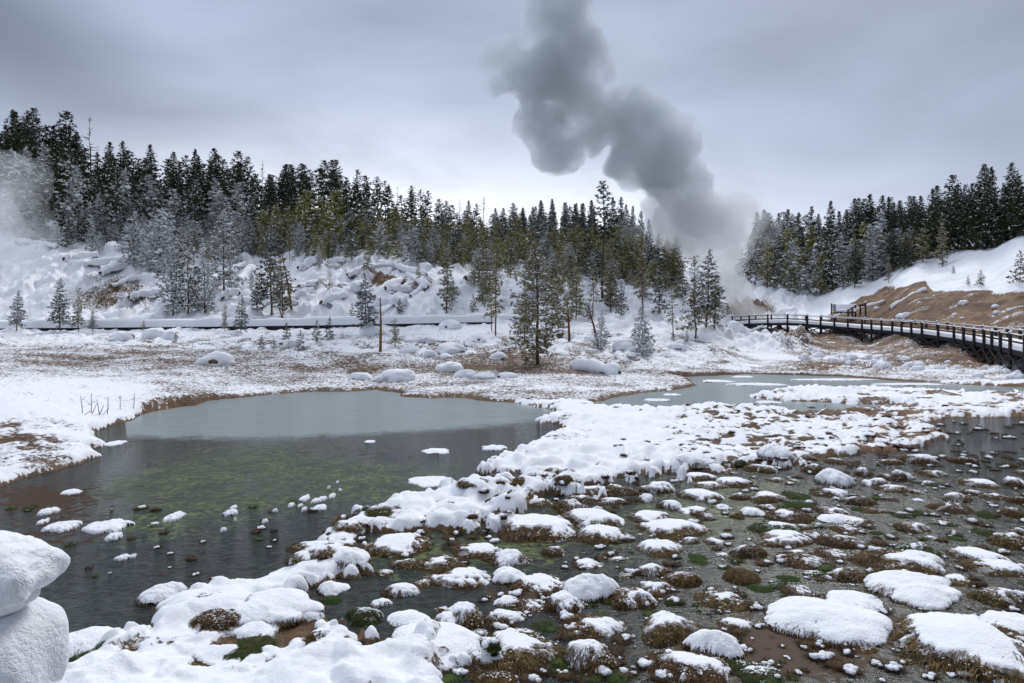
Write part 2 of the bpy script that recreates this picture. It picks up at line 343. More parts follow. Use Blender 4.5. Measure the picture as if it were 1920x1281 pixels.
def build_terrain():
    pxs = np.concatenate([np.arange(-900, -60, 14), np.arange(-60, 1980, 3.0), np.arange(1980, 2820, 14)])
    r1 = np.arange(1330, 716, -2.2); d1 = CH*FPX/(r1-HZ)
    d = np.concatenate([np.linspace(1.2, d1[0]-.05, 22), d1, np.geomspace(d1[-1]*1.004, 150, 330), np.geomspace(153, 700, 30)])
    PX, D = np.meshgrid(pxs, d)
    keys = sorted(COLS); cz = []
    for k in keys:
        c = COLS[k]; dd = np.array([q[0] for q in c]); zq = CH-(np.array([q[1] for q in c])-HZ)/FPX*dd
        sl = max((zq[-1]-zq[-2])/(dd[-1]-dd[-2])*.5, 0)
        dd = np.concatenate([[.5, dd[0]-.01], dd, [dd[-1]+60, dd[-1]+150, 700]]); zq = np.concatenate([[.07, .07], np.maximum(zq, .07), [zq[-1]+sl*50, zq[-1]+sl*60, zq[-1]+sl*60]])
        zi = np.interp(d, dd, zq)
        # light smoothing along depth
        ker = np.array([1, 2, 3, 2, 1.])/9; zp = np.pad(zi, 2, mode='edge'); zi = np.convolve(zp, ker, 'valid'); cz.append(zi)
    cz = np.array(cz); Z = np.empty_like(PX)
    kk = np.array(keys, float)
    j = np.clip(np.searchsorted(kk, pxs)-1, 0, len(kk)-2); tt = (pxs-kk[j])/(kk[j+1]-kk[j]); tt = tt*tt*(3-2*tt)
    Z = cz[j].T*(1-tt)+cz[j+1].T*tt
    X = (PX-960)/FPX*D*S; Y = D*S; Z = Z*S
    near = D < 60
    sw = np.full(X.shape, -30.0)
    a = sdist(X[near], Y[near], POND); a = np.maximum(a, sdist(X[near], Y[near], LAG)); a = np.maximum(a, sdist(X[near], Y[near], MARSH)); sw[near] = a
    wob = fbm(X*1.1, Y*1.1, o=4, s=3)*.22*np.clip(D/14, .5, 1.6)+fbm(X*5, Y*5, o=2, s=9)*.06
    land = -sw+wob                                    # distance inland (m)
    u, v = proj(X, Y, Z)
    def blob(px, py, rx, ry, p=1.0): return np.exp(-(((PX-px)/rx)**2+((v-py)/ry)**2)**p)
    # mounds
    f1, f2, idn = worley(X*1.15+fbm(X*.8, Y*.8, s=21)*.7, Y*1.15+fbm(X*.8, Y*.8, s=22)*.7, 5)
    md = smooth(0, .62, f2-f1)*(.45+.55*idn)*(1.15-.5*f1)
    g1, g2, gid = worley(X*2.7+fbm(X*2, Y*2, s=41)*.4, Y*2.7+fbm(X*2, Y*2, s=42)*.4, 8)
    mg = smooth(0, .6, g2-g1)*gid*(1.1-.5*g1)
    spit = ((v > 752) & (PX > 560) & (PX < 1900)) | (v > 1040) | ((PX > 1380) & (v > 715))
    spit = spit.astype(float)
    leftb = smooth(330, 200, PX)*smooth(690, 740, v)
    plat = smooth(45, 40, D)*(1-spit)
    hill = smooth(50, 56, D)
    b1, b2, bid = worley(X*.45+fbm(X*.3, Y*.3, s=51)*.9, Y*.36+fbm(X*.3, Y*.3, s=52)*.9, 15)
    mb = smooth(0, .7, b2-b1)*(.25+.75*bid)*(1.2-.5*b1)
    s1, s2, sid = worley(X*.9+fbm(X*.6, Y*.6, s=55)*.9, Y*.9+fbm(X*.6, Y*.6, s=56)*.9, 18)
    ms = smooth(0, .65, s2-s1)*(.2+.8*sid)*(1.2-.5*s1)
    ridge = (1-np.abs(fbm(X*.35+9, Y*.25, o=3, s=61)))**3
    z = Z.copy()
    mz = spit*smooth(2.6, .2, np.abs(land))*smooth(860, 900, np.where(PX > 900, v, 0)+0)
    land = land+(md*1.05-.42)*(mz*.95+.25*spit)+(mg-.35)*.22*spit
    lc = np.clip(land, 0, None)
    mdv = md*smooth(-.5, .5, fbm(X*.28, Y*.28, o=2, s=68)+.15)*(1-.45*blob(1230, 810, 260, 60)); w1_, w2_, wid = worley(X*.55+fbm(X*.5, Y*.5, s=43)*.8, Y*.5+fbm(X*.5, Y*.5, s=44)*.8, 38); z += spit*(.16*smooth(0, .8, w2_-w1_)*wid+.20*mdv+.06*mg+.05*fbm(X*2.5, Y*2.5, s=66)+.12*fbm(X*.9, Y*.9, s=67))*smooth(-.05, .5, land)
    z += spit*blob(1230, 800, 250, 50)*(.10+.10*fbm(X*.7, Y*.7, s=71))
    z += leftb*(.07*md+.03*mg+.12*fbm(X*.5, Y*.5, s=4))*smooth(0, .5, lc)
    z += plat*(.045*mg+.05*ms+.10*fbm(X*.4, Y*.4, s=14))*smooth(0, .8, lc)*(1-leftb)
    midp = smooth(37, 44, D)*(1-hill)
    z += midp*(1-smooth(1330, 1420, PX))*(.22*mb*(bid > .35)+.22*ms*(sid > .45)+.15*fbm(X*.4, Y*.4, s=14))
    lefthill = hill*(1-smooth(1500, 1560, PX))
    z += lefthill*smooth(118, 90, D)*(.8*mb+.2*ms+1.7*(ridge-.35)*(.6+.5*fbm(X*.12, Y*.12, s=5))+.12*fbm(X*2, Y*2, s=6))
    rh = hill*smooth(1500, 1600, PX)
    z += rh*(.35*fbm(X*.2, Y*.2, s=24)+.16*fbm(X*1.2, Y*1.2, s=25)+.05*ms*(sid > .6))*(1.2)
    bk = smooth(1440, 1520, PX)*smooth(36, 40, D)*(1-hill)
    z += bk*(.12*mg+.16*ms*(sid > .5)+.1*fbm(X*1.5, Y*1.5, s=32))
    z = np.where(spit > .5, np.minimum(z, .07+.27*np.clip(land, 0, 9)+.02*mg), z)
    # shore
    shore = smooth(-.22, .42, land)
    z = np.where(D < 60, -.22+(z+.22)*np.where(near, shore, 1), z)
    # ---------------- snow cover attribute
    snow = np.full(X.shape, 1.0)
    gapf = smooth(.62, .92, f1)*(1-smooth(.7, 2.2, lc))
    snow = np.where(spit > .5, 1.05-.5*gapf-.75*smooth(.22, .04, lc)-.35*smooth(.5, .9, g1)*smooth(2.5, 0, lc)-.55*np.clip(fbm(X*1.3, Y*1.3, o=3, s=83)-.12, 0, 1)*2*smooth(4, 0, lc), snow)
    snow -= spit*smooth(700, 850, v)*0
    ptch = fbm(X*.5, Y*.5, o=3, s=81)
    snow = np.where((plat > .5) & (spit < .5), .55+.20*ptch-.65*smooth(.75, 0.05, lc)*(.55+.6*mg+.5*fbm(X*.8, Y*.8, s=77))*(leftb < .5), snow)
    snow += .27*leftb
    snow = snow-leftb*(.55+.9*fbm(X*1.6, Y*1.6, o=3, s=86))*(blob(35, 830, 90, 30)*.85+blob(70, 865, 60, 10)*.5+blob(20, 800, 50, 14)*.35+blob(110, 800, 60, 8)*.2)*1.0
    snow = np.where(midp > .3, .55+.42*ms*(sid > .3)+.25*ptch+.25*smooth(640, 615, v), snow)
    snow -= .22*(blob(820, 690, 260, 16)+blob(960, 668, 120, 12)+.7*blob(1130, 698, 100, 8))*(v > 640)
    snow -= .10*blob(120, 672, 150, 24)*(1-hill)+.08*blob(350, 685, 200, 22)*(1-hill)
    snow = np.where(hill > .5, .97+.12*ptch, snow)
    gully = fbm(X*.5, Y*.5, o=3, s=91)
    snow -= hill*((.55+.35*gully)*blob(235, 555, 95, 42)+.75*blob(560, 0, 1, 1)+(.5+.8*gully)*blob(700, 530, 75, 26)+(.35+.6*gully)*blob(610, 545, 60, 16)+.3*blob(150, 570, 60, 20)+(.3+.5*gully)*blob(790, 545, 45, 14))
    rs = smooth(1150, 1350, PX)*smooth(756, 775, v)*smooth(905, 880, v)*spit; snow -= rs*(.85*np.clip(fbm(X*2.0, Y*2.6, o=3, s=84)-.04, 0, 1)*2+.35*smooth(.35, .1, f2-f1))
    rs2 = smooth(1350, 1450, PX)*smooth(712, 722, v)*smooth(800, 785, v)*spit; snow -= rs2*(.8*np.clip(fbm(X*.8, Y*1.2, o=3, s=85)+.05, 0, 1)*2)
    # right ochre hillside
    ochre = np.zeros(X.shape)
    top = np.interp(PX, [1540, 1590, 1650, 1700, 1735, 1750, 1800, 1850, 1920, 2100], [592, 572, 543, 538, 530, 545, 548, 546, 553, 560])+8*fbm(X*.25, Y*.25, s=95)
    bare = smooth(1535, 1570, PX)*smooth(-3, 4, v-top)
    rz = smooth(49, 53, D)
    rz = np.where(PX > 1660, smooth(44, 46, D), rz)
    snow = np.where((rz > .5) & (bare > 0), snow*(1-bare)+bare*(.06+.42*smooth(.15, .55, fbm(X*.35, Y*.7, s=96))), snow)
    ochre = np.maximum(ochre, bare)
    und = smooth(1400, 1470, PX)*smooth(37, 41, D)*(1-smooth(1900, 2200, PX)*0)*(v > 625)*(D < 75)
    snow = snow*(1-und)+und*(.27+.30*fbm(X*.45, Y*.45, s=97)+.3*blob(1600, 670, 90, 12)+.75*blob(1390, 668, 90, 26)+.22*ms*(sid > .45))
    ochre = np.maximum(ochre, und)
    vent = blob(1405, 585, 45, 20)*hill; snow -= 1.2*vent; ochre = np.maximum(ochre, vent)
    ochre = np.maximum(ochre, .8*hill*blob(700, 530, 110, 30)); ochre = np.maximum(ochre, .45*smooth(1.2, 0, lc))
    zt_ = .035+.05*fbm(X*1.7, Y*1.7, o=3, s=88); snow = np.where(near & (D < 50) & (land < 1.5), np.minimum(snow, 1.25*smooth(zt_-.03, zt_+.05, z)), snow)
    z += smooth(.3, .8, snow)*.03
    nr, nc = X.shape
    idx = np.arange(nr*nc).reshape(nr, nc)
    f = np.stack([idx[:-1, :-1], idx[:-1, 1:], idx[1:, 1:], idx[1:, :-1]], -1).reshape(-1, 4)
    me = mesh_np('ground', np.stack([X, Y, z], -1).reshape(-1, 3), f, [M['ground']])
    attr(me, 'snow', np.clip(snow, -.3, 1.3)); attr(me, 'ochre', np.clip(ochre, 0, 1))
    link('ground', me, kind='structure')
    return pxs, d, z
TPX, TD, TZ = build_terrain()
def ground_z(px, d):
    """terrain height (m) at photo column px and depth d"""
    i = int(np.clip(np.searchsorted(TD, d)-1, 0, len(TD)-2)); j = int(np.clip(np.searchsorted(TPX, px)-1, 0, len(TPX)-2))
    a = min(max((d-TD[i])/(TD[i+1]-TD[i]), 0), 1); c = min(max((px-TPX[j])/(TPX[j+1]-TPX[j]), 0), 1)
    return (TZ[i, j]*(1-c)+TZ[i, j+1]*c)*(1-a)+(TZ[i+1, j]*(1-c)+TZ[i+1, j+1]*c)*a
def ground_at(px, py, dmin=4.0):
    """depth at which the ground seen in column px reaches row py"""
    j = int(np.clip(np.searchsorted(TPX, px), 0, len(TPX)-1))
    rows = HZ+(CH*S-TZ[:, j])/(TD*S)*FPX
    k = np.where((rows <= py) & (TD > dmin))[0]
    return float(TD[k[0]]) if len(k) else 120.0
def gz_xy(x, y): return ground_z(960+x/y*FPX, y/S)

# ------------------------------------------------------------------ water
def build_water():
    pxs = np.concatenate([np.linspace(-2500, -60, 40), np.arange(-50, 1980, 8.0), np.linspace(2000, 4500, 40)])
    rows = np.concatenate([[4000, 2600, 1900, 1600], np.arange(1450, 690, -5.0)]); d = CH*FPX/(rows-HZ)
    PX, D = np.meshgrid(pxs, d); X = (PX-960)/FPX*D*S; Y = D*S; V = np.repeat(rows[:, None], len(pxs), 1)
    def blob(px, py, rx, ry): return np.exp(-(((PX-px)/rx)**2+((V-py)/ry)**2))
    n = fbm(X*.6, Y*.6, s=2)
    alg = .46*blob(450, 890, 360, 75)+.2*blob(440, 860, 200, 26)+.3*blob(640, 900, 160, 30)+.3*blob(180, 1010, 200, 60)+.38*fbm(X*.35, Y*.35, o=3, s=44)+.3*blob(1500, 1000, 420, 130)+.25*blob(300, 960, 260, 60)+.45*blob(780, 1030, 150, 50)+.35*blob(900, 1040, 220, 50)+.4*blob(1330, 950, 160, 50)+.3*blob(1100, 1010, 200, 60)
    alg -= .5*blob(330, 1080, 300, 55)+.25*blob(560, 1000, 140, 40)
    iceb = np.interp(PX, [200, 300, 420, 560, 700, 850, 960, 1040], [818, 822, 824, 822, 815, 806, 797, 790])
    ice = (iceb-V)/40.0; ice = np.where((PX > 1060), -1, ice); ice = np.where((PX < 235), -1, ice)
    ice = np.where((PX > 1080) & (V < 785), (785-V)/40, ice)
    ice = np.clip(ice, -1, 1)
    fr = .9*smooth(1450, 1750, PX)*smooth(850, 950, V)+.7*blob(1500, 1080, 350, 130)+.5*blob(1150, 1230, 300, 60)-.2
    mud = .55*blob(100, 985, 130, 70)+.35*blob(330, 1070, 80, 40)+.6*blob(60, 930, 120, 25)+.8*blob(1010, 1120, 130, 30)+1.2*blob(1440, 1225, 230, 60)+.8*blob(1640, 1170, 140, 22)+.6*blob(700, 1230, 90, 60)+.35*blob(250, 830, 60, 12)+.35*blob(720, 850, 200, 20)
    me = mesh_np('pond_water', np.stack([X, Y, np.zeros_like(X)], -1).reshape(-1, 3),
                 (lambda i: np.stack([i[:-1, :-1], i[:-1, 1:], i[1:, 1:], i[1:, :-1]], -1).reshape(-1, 4))(np.arange(X.size).reshape(X.shape)), [M['water']])
    attr(me, 'algae', alg); attr(me, 'ice', ice); attr(me, 'frost', fr); attr(me, 'mud', mud)
    link('pond_water', me, kind='structure')
build_water()

# ------------------------------------------------------------------ label bookkeeping
LAB = []   # (object, px, stem)
def place_words(px, py):
    hx = ["at the far left", "left", "left of centre", "centre left", "in the middle", "centre right", "right of centre", "right", "at the far right"][int(np.clip(px/1920*9, 0, 8))]
    return hx

# ------------------------------------------------------------------ tussocks
def dome(n, hs, edge_seed, power=.62):
    """mound of several merged lobes on an n x n grid of half-width 1.15; returns x,y,z,q (q>0 inside)"""
    g = np.linspace(-1.15, 1.15, n); x, y = np.meshgrid(g, g); r_ = np.random.default_rng(edge_seed)
    wx = x+.10*fbm(x*2.2, y*2.2, s=edge_seed, o=3); wy = y+.10*fbm(x*2.2+9, y*2.2, s=edge_seed, o=3)
    k = int(r_.integers(2, 6)); acc = 0
    for i in range(k):
        cr = r_.uniform(.12, .55) if i else .1; ca = r_.uniform(0, 6.28); rd = r_.uniform(.38, .62) if i else r_.uniform(.55, .72); hh = r_.uniform(.55, .95) if i else 1
        el = r_.uniform(.8, 1.3); an = r_.uniform(0, 3.14)
        dx = wx-cr*math.cos(ca); dy = wy-cr*math.sin(ca); dx, dy = dx*math.cos(an)+dy*math.sin(an), -dx*math.sin(an)+dy*math.cos(an)
        qq = np.clip(1-((dx/el)**2+(dy*el)**2)/rd**2, -.8, 1); acc = acc+np.exp(7*np.sign(qq)*np.abs(qq)**power*hh)
    z = np.log(acc)/7-.04; z = z/max(z.max(), .5)
    if n != 61: _, _, _, q6, ext = dome(61, hs, edge_seed)
    m_ = z > -.03; e_ = (x[m_].min(), x[m_].max(), y[m_].min(), y[m_].max()) if n == 61 else ext
    q = np.clip(z+.10, -.6, 1)*1.0-.06
    z = z*(1+.16*fbm(x*1.8, y*1.8, s=edge_seed+2))+.09*fbm(x*3.6, y*3.6, s=edge_seed+3)*(q > -.2)
    x = (x-(e_[0]+e_[1])/2)*2/(e_[1]-e_[0]); y = (y-(e_[2]+e_[3])/2)*2/(e_[3]-e_[2])
    if n == 61: return x, y, z, q, e_
    return x, y, z, q
def grid_faces(n, keep=None):
    i = np.arange(n*n).reshape(n, n); f = np.stack([i[:-1, :-1], i[:-1, 1:], i[1:, 1:], i[1:, :-1]], -1).reshape(-1, 4)
    if keep is not None: f = f[keep.ravel()[f].all(1)]
    return f
def compact(v, f):
    u = np.unique(f); m = -np.ones(len(v), int); m[u] = np.arange(len(u)); return v[u], m[f]
def tussock_meshes(seed, cover, gran, moss=0, nb=70):
    """body, blades, snow for a mound of unit half-width and unit height"""
    r_ = np.random.default_rng(seed)
    x, y, z, q = dome(38, 1, seed); zb = np.where(q < 0, z+q*3.5, z)-.03+.05*fbm(x*9, y*9, s=seed+9, o=2)
    v = np.stack([x, y, zb], -1).reshape(-1, 3); f = grid_faces(38, (q > -.24)); v, f = compact(v, f)
    body = mesh_np('tussock_body', v, f, [M['moss'] if moss > .6 else M['grass']])
    # drooping blades
    ii = np.argwhere(q > .0); nbl = 900 if gran > .06 else 1900; pk = ii[r_.integers(0, len(ii), nbl)]; bx = x[pk[:, 0], pk[:, 1]]+r_.uniform(-.03, .03, nbl); by = y[pk[:, 0], pk[:, 1]]+r_.uniform(-.03, .03, nbl)
    gy, gx = np.gradient(z); tilt = np.arctan2(-gy[pk[:, 0], pk[:, 1]], -gx[pk[:, 0], pk[:, 1]])+r_.normal(0, .5, nbl)
    X1, Y1 = x[0], y[:, 0]; zc = np.maximum(z, -.10)
    def hz(bx, by):
        i = np.clip(np.searchsorted(Y1, by), 0, 37); j = np.clip(np.searchsorted(X1, bx), 0, 37); return zc[i, j]
    L0 = r_.uniform(.16, .46, nbl)*(1 if gran > .06 else .7); wd = r_.uniform(.007, .015, nbl)*(1 if gran > .06 else .55); lift = r_.uniform(.3, 1.3, nbl)*(1 if moss < .6 else 2.2)
    pts = []
    for s_, up in ((0, -.01), (.35, .10), (.7, .09), (1.0, .015)):
        qx = bx+np.cos(tilt)*L0*s_; qy = by+np.sin(tilt)*L0*s_
        pts.append(np.stack([qx, qy, hz(qx, qy)*.5+hz(bx, by)*.5*(1-s_)+hz(qx, qy)*.5*s_+up*lift], -1))
    per = np.stack([-np.sin(tilt), np.cos(tilt), np.zeros(nbl)], -1)*wd[:, None]
    V = []
    for k in range(3): V += [pts[k]-per*(1-.2*k), pts[k]+per*(1-.2*k)]
    V.append(pts[3]); V = np.stack(V, 1)
    base = np.arange(nbl)[:, None]*7
    F4 = np.concatenate([base+np.array([0, 1, 3, 2]), base+np.array([2, 3, 5, 4])]); F3 = base+np.array([4, 5, 6])
    blades = mesh_np('grass', V.reshape(-1, 3), [F4, F3], [M['moss'] if moss > .3 else M['blade']])
    snow = None
    if cover > 0.02:
        n = nb; x, y, z, q = dome(n, 1, seed)
        ca = r_.uniform(-.6, 2.2); cx, cy_ = .34*(1-cover)*math.cos(ca)*1.6, .34*(1-cover)*math.sin(ca)*1.6
        nn = fbm(x*1.7+seed, y*1.7, s=seed+5, o=3)*.95+fbm(x*6, y*6, s=seed+7, o=3)*.55
        rr = np.hypot(x-cx, y-cy_)
        mk = (.16+.80*cover-rr)*1.1+nn*(1.25-.8*cover)+(cover-.5)*.25
        if cover > .9: mk = q*2.0+.22+nn*.52
        mk = np.minimum(mk, q*3+.12)
        th = smooth(0, .30+.35*(1-cover), mk); thick = .05+.24*cover**2+.08*(fbm(x*2.2, y*2.2, s=seed+50, o=2))
        if cover > .9: z = z*(1+.30*fbm(x*1.4+3, y*1.4, s=seed+60, o=3))
        bz = np.maximum(z, -.25)+th*thick-.09*(1-th)
        c = gran*.62; P3 = np.stack([x, y, bz], -1)
        gy, gx = np.gradient(bz); sx = np.gradient(x, axis=1); sy = np.gradient(y, axis=0)
        nx, ny = -gx/np.maximum(sx, 1e-6), -gy/np.maximum(sy, 1e-6); nl = np.sqrt(nx*nx+ny*ny+1); Nn = np.stack([nx/nl, ny/nl, 1/nl], -1)
        w1_, _, _ = worley(x/gran+bz/gran*.7, y/gran-bz/gran*.5, seed+30)
        gr = np.sqrt(np.clip(1-(w1_/.8)**2, 0, 1))*.5+.5*vn(x/c, y/c, bz/c, s=seed+31)
        edge_f = np.clip(smooth(.55, .05, mk)+.35+.4*(1-cover), 0, 1.2)
        P3 = P3+Nn*(gr*gran*.42*edge_f)[..., None]
        keep = (mk > -.12) & (q > -.10)
        v = P3.reshape(-1, 3); f = grid_faces(n, keep)
        parts_v = []; parts_f = []; off = 0
        if len(f):
            v, f = compact(v, f); f = np.concatenate([f[:, [0, 1, 2]], f[:, [0, 2, 3]]]); parts_v.append(v); parts_f.append(f); off = len(v)
        # crumbs of snow caught in the grass
        edge = np.argwhere((mk > -.42) & (mk < .10) & (q > .02))
        if len(edge):
            pick = edge[r_.integers(0, len(edge), int(230*(1.25-cover)))]
            iv, jf = ICO[1]
            for (i, j) in pick:
                s_ = gran*r_.uniform(.22, .60); c_ = np.array([x[i, j], y[i, j], max(z[i, j], -.02)+s_*.35])
                parts_v.append(iv*s_*r_.uniform(.75, 1.25, 3)*np.array([1, 1, 1.1])+c_); parts_f.append(jf+off); off += len(iv)
        snow = mesh_np('snow_cap', np.concatenate(parts_v), np.concatenate(parts_f), [M['snow']])
    return body, blades, snow
TUS = {}
def tus_proto(size, cover, k):
    """cached proto; size s/m/l, cover class 0..5"""
    key = (size, cover, k)
    if key not in TUS:
        cov = {0: 0.0, 1: .28, 2: .48, 3: .66, 4: .82, 5: .96, 6: 0.0}[cover]
        gran = {'s': .15, 'm': .085, 'l': .05}[size]; nb = {'s': 56, 'm': 90, 'l': 140}[size]
        TUS[key] = tussock_meshes(100+len(TUS)*13, cov, gran, 1 if cover == 6 else (.4 if k == 2 and cover < 3 else 0), nb)
    return TUS[key]
ncount = {}
def tussock(px, base, wpx, hpx, cov, rot=None, flat=None, label=None, zoff=0.0):
    """px centre, base row of the front edge, width and height in photo px"""
    slope_front = (base-HZ)
    d = ground_at(px, base) if base < 770 else CH*FPX/(base-HZ)
    d *= S; W = wpx/FPX*d/2*1.14
    dep = W*.85; yc = d+dep*.9; xc = (px-960)/FPX*yc
    sl = (base-HZ)/FPX
    hz = (hpx/FPX*d-sl*dep*1.3)*1.0
    hz = min(max(hz*.92, W*.22), W*.58); z0_ = 0
    if flat: hz = W*flat
    gg = min(gz_xy(xc+a_*W*.6, yc+b_*dep*.6) for a_, b_ in ((0, 0), (1, 0), (-1, 0), (0, -1), (0, 1))); gc_ = gz_xy(xc, yc); z0 = max(gg+.4*max(gc_-gg, 0), 0.0)-.02+zoff
    cls = 6 if cov < 0 else int(np.clip(round((cov-.04)/.19), 0, 5))
    if cov >= .9: cls = 5
    size = 's' if W < .2 else ('m' if W < .42 else 'l')
    ncount[(size, cls)] = ncount.get((size, cls), -1)+1
    body, blades, snow = tus_proto(size, cls, ncount[(size, cls)] % 5)
    e = link('grass_tussock', None)
    e.empty_display_size = .1
    e.location = (xc, yc, z0); e.rotation_euler = (0, 0, random.uniform(-.5, .5) if rot is None else rot)
    rx = random.uniform(.9, 1.1)
    e.scale = (W*rx, dep*random.uniform(.95, 1.2), hz)
    link('mound', body, e); link('dead_grass' if cls != 6 else 'moss_blades', blades, e)
    if snow: link('snow_cap', snow, e)
    e['category'] = 'grass tussock'
    sz = 'tiny' if W < .13 else 'small' if W < .24 else 'medium-sized' if W < .45 else 'large'
    ds = {0: 'bare brown grass tussock', 1: 'brown grass tussock flecked with snow', 2: 'brown grass tussock partly snow-covered', 3: 'grass tussock half covered in snow', 4: 'grass tussock mostly covered in snow', 5: 'mound buried under smooth snow', 6: 'green mossy tussock'}[cls]
    e['group'] = 'snowy grass tussocks standing in the marsh water'
    row = 'in the farthest marsh water' if base < 900 else 'in the far marsh water' if base < 960 else 'in the mid marsh water' if base < 1030 else 'in the nearer marsh water' if base < 1110 else 'in the near marsh water' if base < 1190 else 'along the bottom edge'
    if label: e['label'] = label
    else: LAB.append((e, px, f"{sz} {ds} {row}", place_words(px, base)))
    return e
Z7 = [(778,497,140,72,.95),(940,500,100,45,.8),(1010,522,120,40,.6),(1050,475,100,55,.8),(985,470,60,40,.4),(1170,458,95,35,.45),(1145,495,100,25,.35),(1290,405,95,38,.4),(1350,500,140,40,.6),(1410,505,70,22,.3),(1505,500,95,72,.8),
(760,540,150,42,.6),(870,573,120,50,.4),(510,560,160,50,.6),(400,550,80,35,.7),(540,478,80,16,.25),(612,475,48,14,.2),(62,520,140,52,.8),(28,562,80,40,.8),(240,470,120,30,.8),(380,498,150,42,.8),(290,507,120,26,.6),(210,440,130,55,.95),(320,434,60,28,.55),(372,447,40,16,.3),(390,420,70,28,.2),(480,442,120,42,.55),(540,412,130,58,.9),(655,392,90,32,.2),(700,445,110,48,.65),(800,410,110,26,.5),(892,455,80,52,.7),
(240,552,150,50,.8),(120,587,100,44,.75),(40,642,170,56,.85),(215,610,130,40,.8),(265,632,72,36,.45),(392,628,62,42,.1),(445,613,92,38,.92),(330,588,60,26,.75),(510,590,90,18,.7),(590,644,200,40,.55),(760,612,140,40,.5),(935,607,100,30,.25),(1040,622,100,36,.4),(1270,560,100,46,.55),(1330,532,80,30,.55),(1110,555,50,14,.8),(1420,552,110,36,.55),(1510,565,80,50,.4),
(1250,605,170,45,.45),(1490,617,95,48,.25),(1390,622,100,26,-1),(800,647,140,42,.92),(890,643,80,26,.5),(830,685,120,36,.5),(1090,682,130,54,.45),(1210,657,90,30,.5),(550,692,200,46,.5),(560,737,220,62,.75),(690,707,60,30,.6),(650,667,80,28,.4),(140,697,220,58,.85),(200,727,80,36,.6),(300,730,80,34,.75),(430,782,120,78,.5),
(800,745,170,66,.45),(780,792,130,44,.45),(940,772,100,32,.4),(90,772,190,62,.75),(1105,792,160,88,.45),(1170,710,60,22,.7),(1480,742,150,72,.65),(640,817,200,62,.4),(330,780,60,24,.7),(350,676,40,18,.1),(60,857,120,60,.65),(170,892,130,76,.45),(410,886,150,76,.1),
(1350,807,200,56,.75),(1420,857,210,62,.55),(1270,892,140,52,.55),(1060,862,330,84,.7),(820,877,130,72,.4),(690,860,90,30,.15),(752,872,52,28,.6),(330,987,200,78,.55),(640,947,140,62,.4),(1430,978,180,95,.45),(1110,980,370,118,.97),(850,1015,250,60,.9),
(750,1125,440,165,.95),(1300,1262,600,190,.88),(1480,1085,220,95,.92),(60,930,130,60,.55),(110,1115,240,130,.55),(290,1182,190,120,.92),(190,1285,330,130,.65),(450,1290,220,95,.5),(880,1160,120,50,.5),(1515,690,60,60,.5)]
MOSS7 = [(620,545,100,30),(640,585,110,22),(1120,612,80,22),(232,790,80,18),(238,812,80,18),(480,920,100,36),(340,828,70,20),(140,975,80,40),(1375,690,90,20),(1262,715,80,18),(870,595,70,16),(945,690,60,12),(560,700,60,14),(600,880,90,18)]
Z6 = [(1165,962,190,118,.97),(980,922,200,72,.85),(835,882,140,68,.93),(640,897,230,72,.8),(960,707,300,82,.8),(1220,727,220,80,.8),(1170,662,260,72,.8),(1020,777,90,56,.7),(560,842,200,72,.6),(705,782,180,62,.7),(840,825,170,82,.8),(440,827,125,56,.5),(410,937,130,66,.85),(395,772,270,80,.8),
(640,1072,190,150,.85),(830,1057,150,82,.8),(830,977,100,50,.85),(930,1002,150,56,.5),(1070,1002,160,92,.8),(1180,1112,260,112,.55),(860,1224,350,165,.55),(540,1215,390,170,.95),(1170,1247,220,150,.55),(1330,985,180,100,.45),(330,977,85,42,.8),(255,1052,150,104,.5),(450,1072,190,76,.9),(780,1290,210,76,.35),(135,965,90,40,-1),(720,1095,90,30,.4),(345,855,80,34,.15),(570,1000,70,30,.3),(500,900,110,22,.15),(980,1072,100,34,.1),
(1060,520,70,34,.5),(915,520,110,34,.55),(1150,530,150,34,.7),(1280,528,130,42,.5),(1090,600,130,60,.5),(1130,560,120,34,.6),(1250,570,120,30,.6),(1025,480,90,44,.4),(760,640,150,50,.7),(960,575,110,36,.6),(700,560,110,36,.75),(300,640,140,50,.5),(200,700,130,46,.6),(150,800,170,70,.8),(60,850,150,70,.8),(200,840,150,80,.9),(60,760,170,50,.7),(130,930,120,60,.9)]
for (a, b_, c, h, cv) in Z7: tussock(1200+a*.469, 680+b_*.469, c*.469, h*.469, cv)
for (a, b_, c, h) in MOSS7: tussock(1200+a*.469, 680+b_*.469, c*.469, h*.469, -1)
for (a, b_, c, h, cv) in Z6: tussock(560+a*.469, 680+b_*.469, c*.469, h*.469, cv)

r9 = random.Random(5); placed = [(1200+q[0]*.469, 680+q[1]*.469, q[2]*.469) for q in Z7]+[(1200+q[0]*.469, 680+q[1]*.469, q[2]*.469) for q in MOSS7]+[(560+q[0]*.469, 680+q[1]*.469, q[2]*.469) for q in Z6]
k_ = 0; tries = 0
while k_ < 76 and tries < 6000:
    tries += 1; py = 865+415*r9.random()**.85; px = r9.uniform(max(880, 1500-(py-860)*2.2), 1925)
    w_ = (py-600)*r9.uniform(.07, .20)
    if any(abs(px-a)*1.0 < (w_+c)*.52 and abs(py-w_*.15-(b_-c*.2)) < (w_+c)*.24 for a, b_, c in placed): continue
    if px > 1300 and 1190 < py: continue
    placed.append((px, py, w_)); k_ += 1
    cv = r9.choice([.12, .25, .4, .45, .6, .6, .75, -1, -1] if px > 1250 else [.3, .5, .6, .8, .8])
    tussock(px, py, w_, w_*r9.uniform(.30, .45), cv)
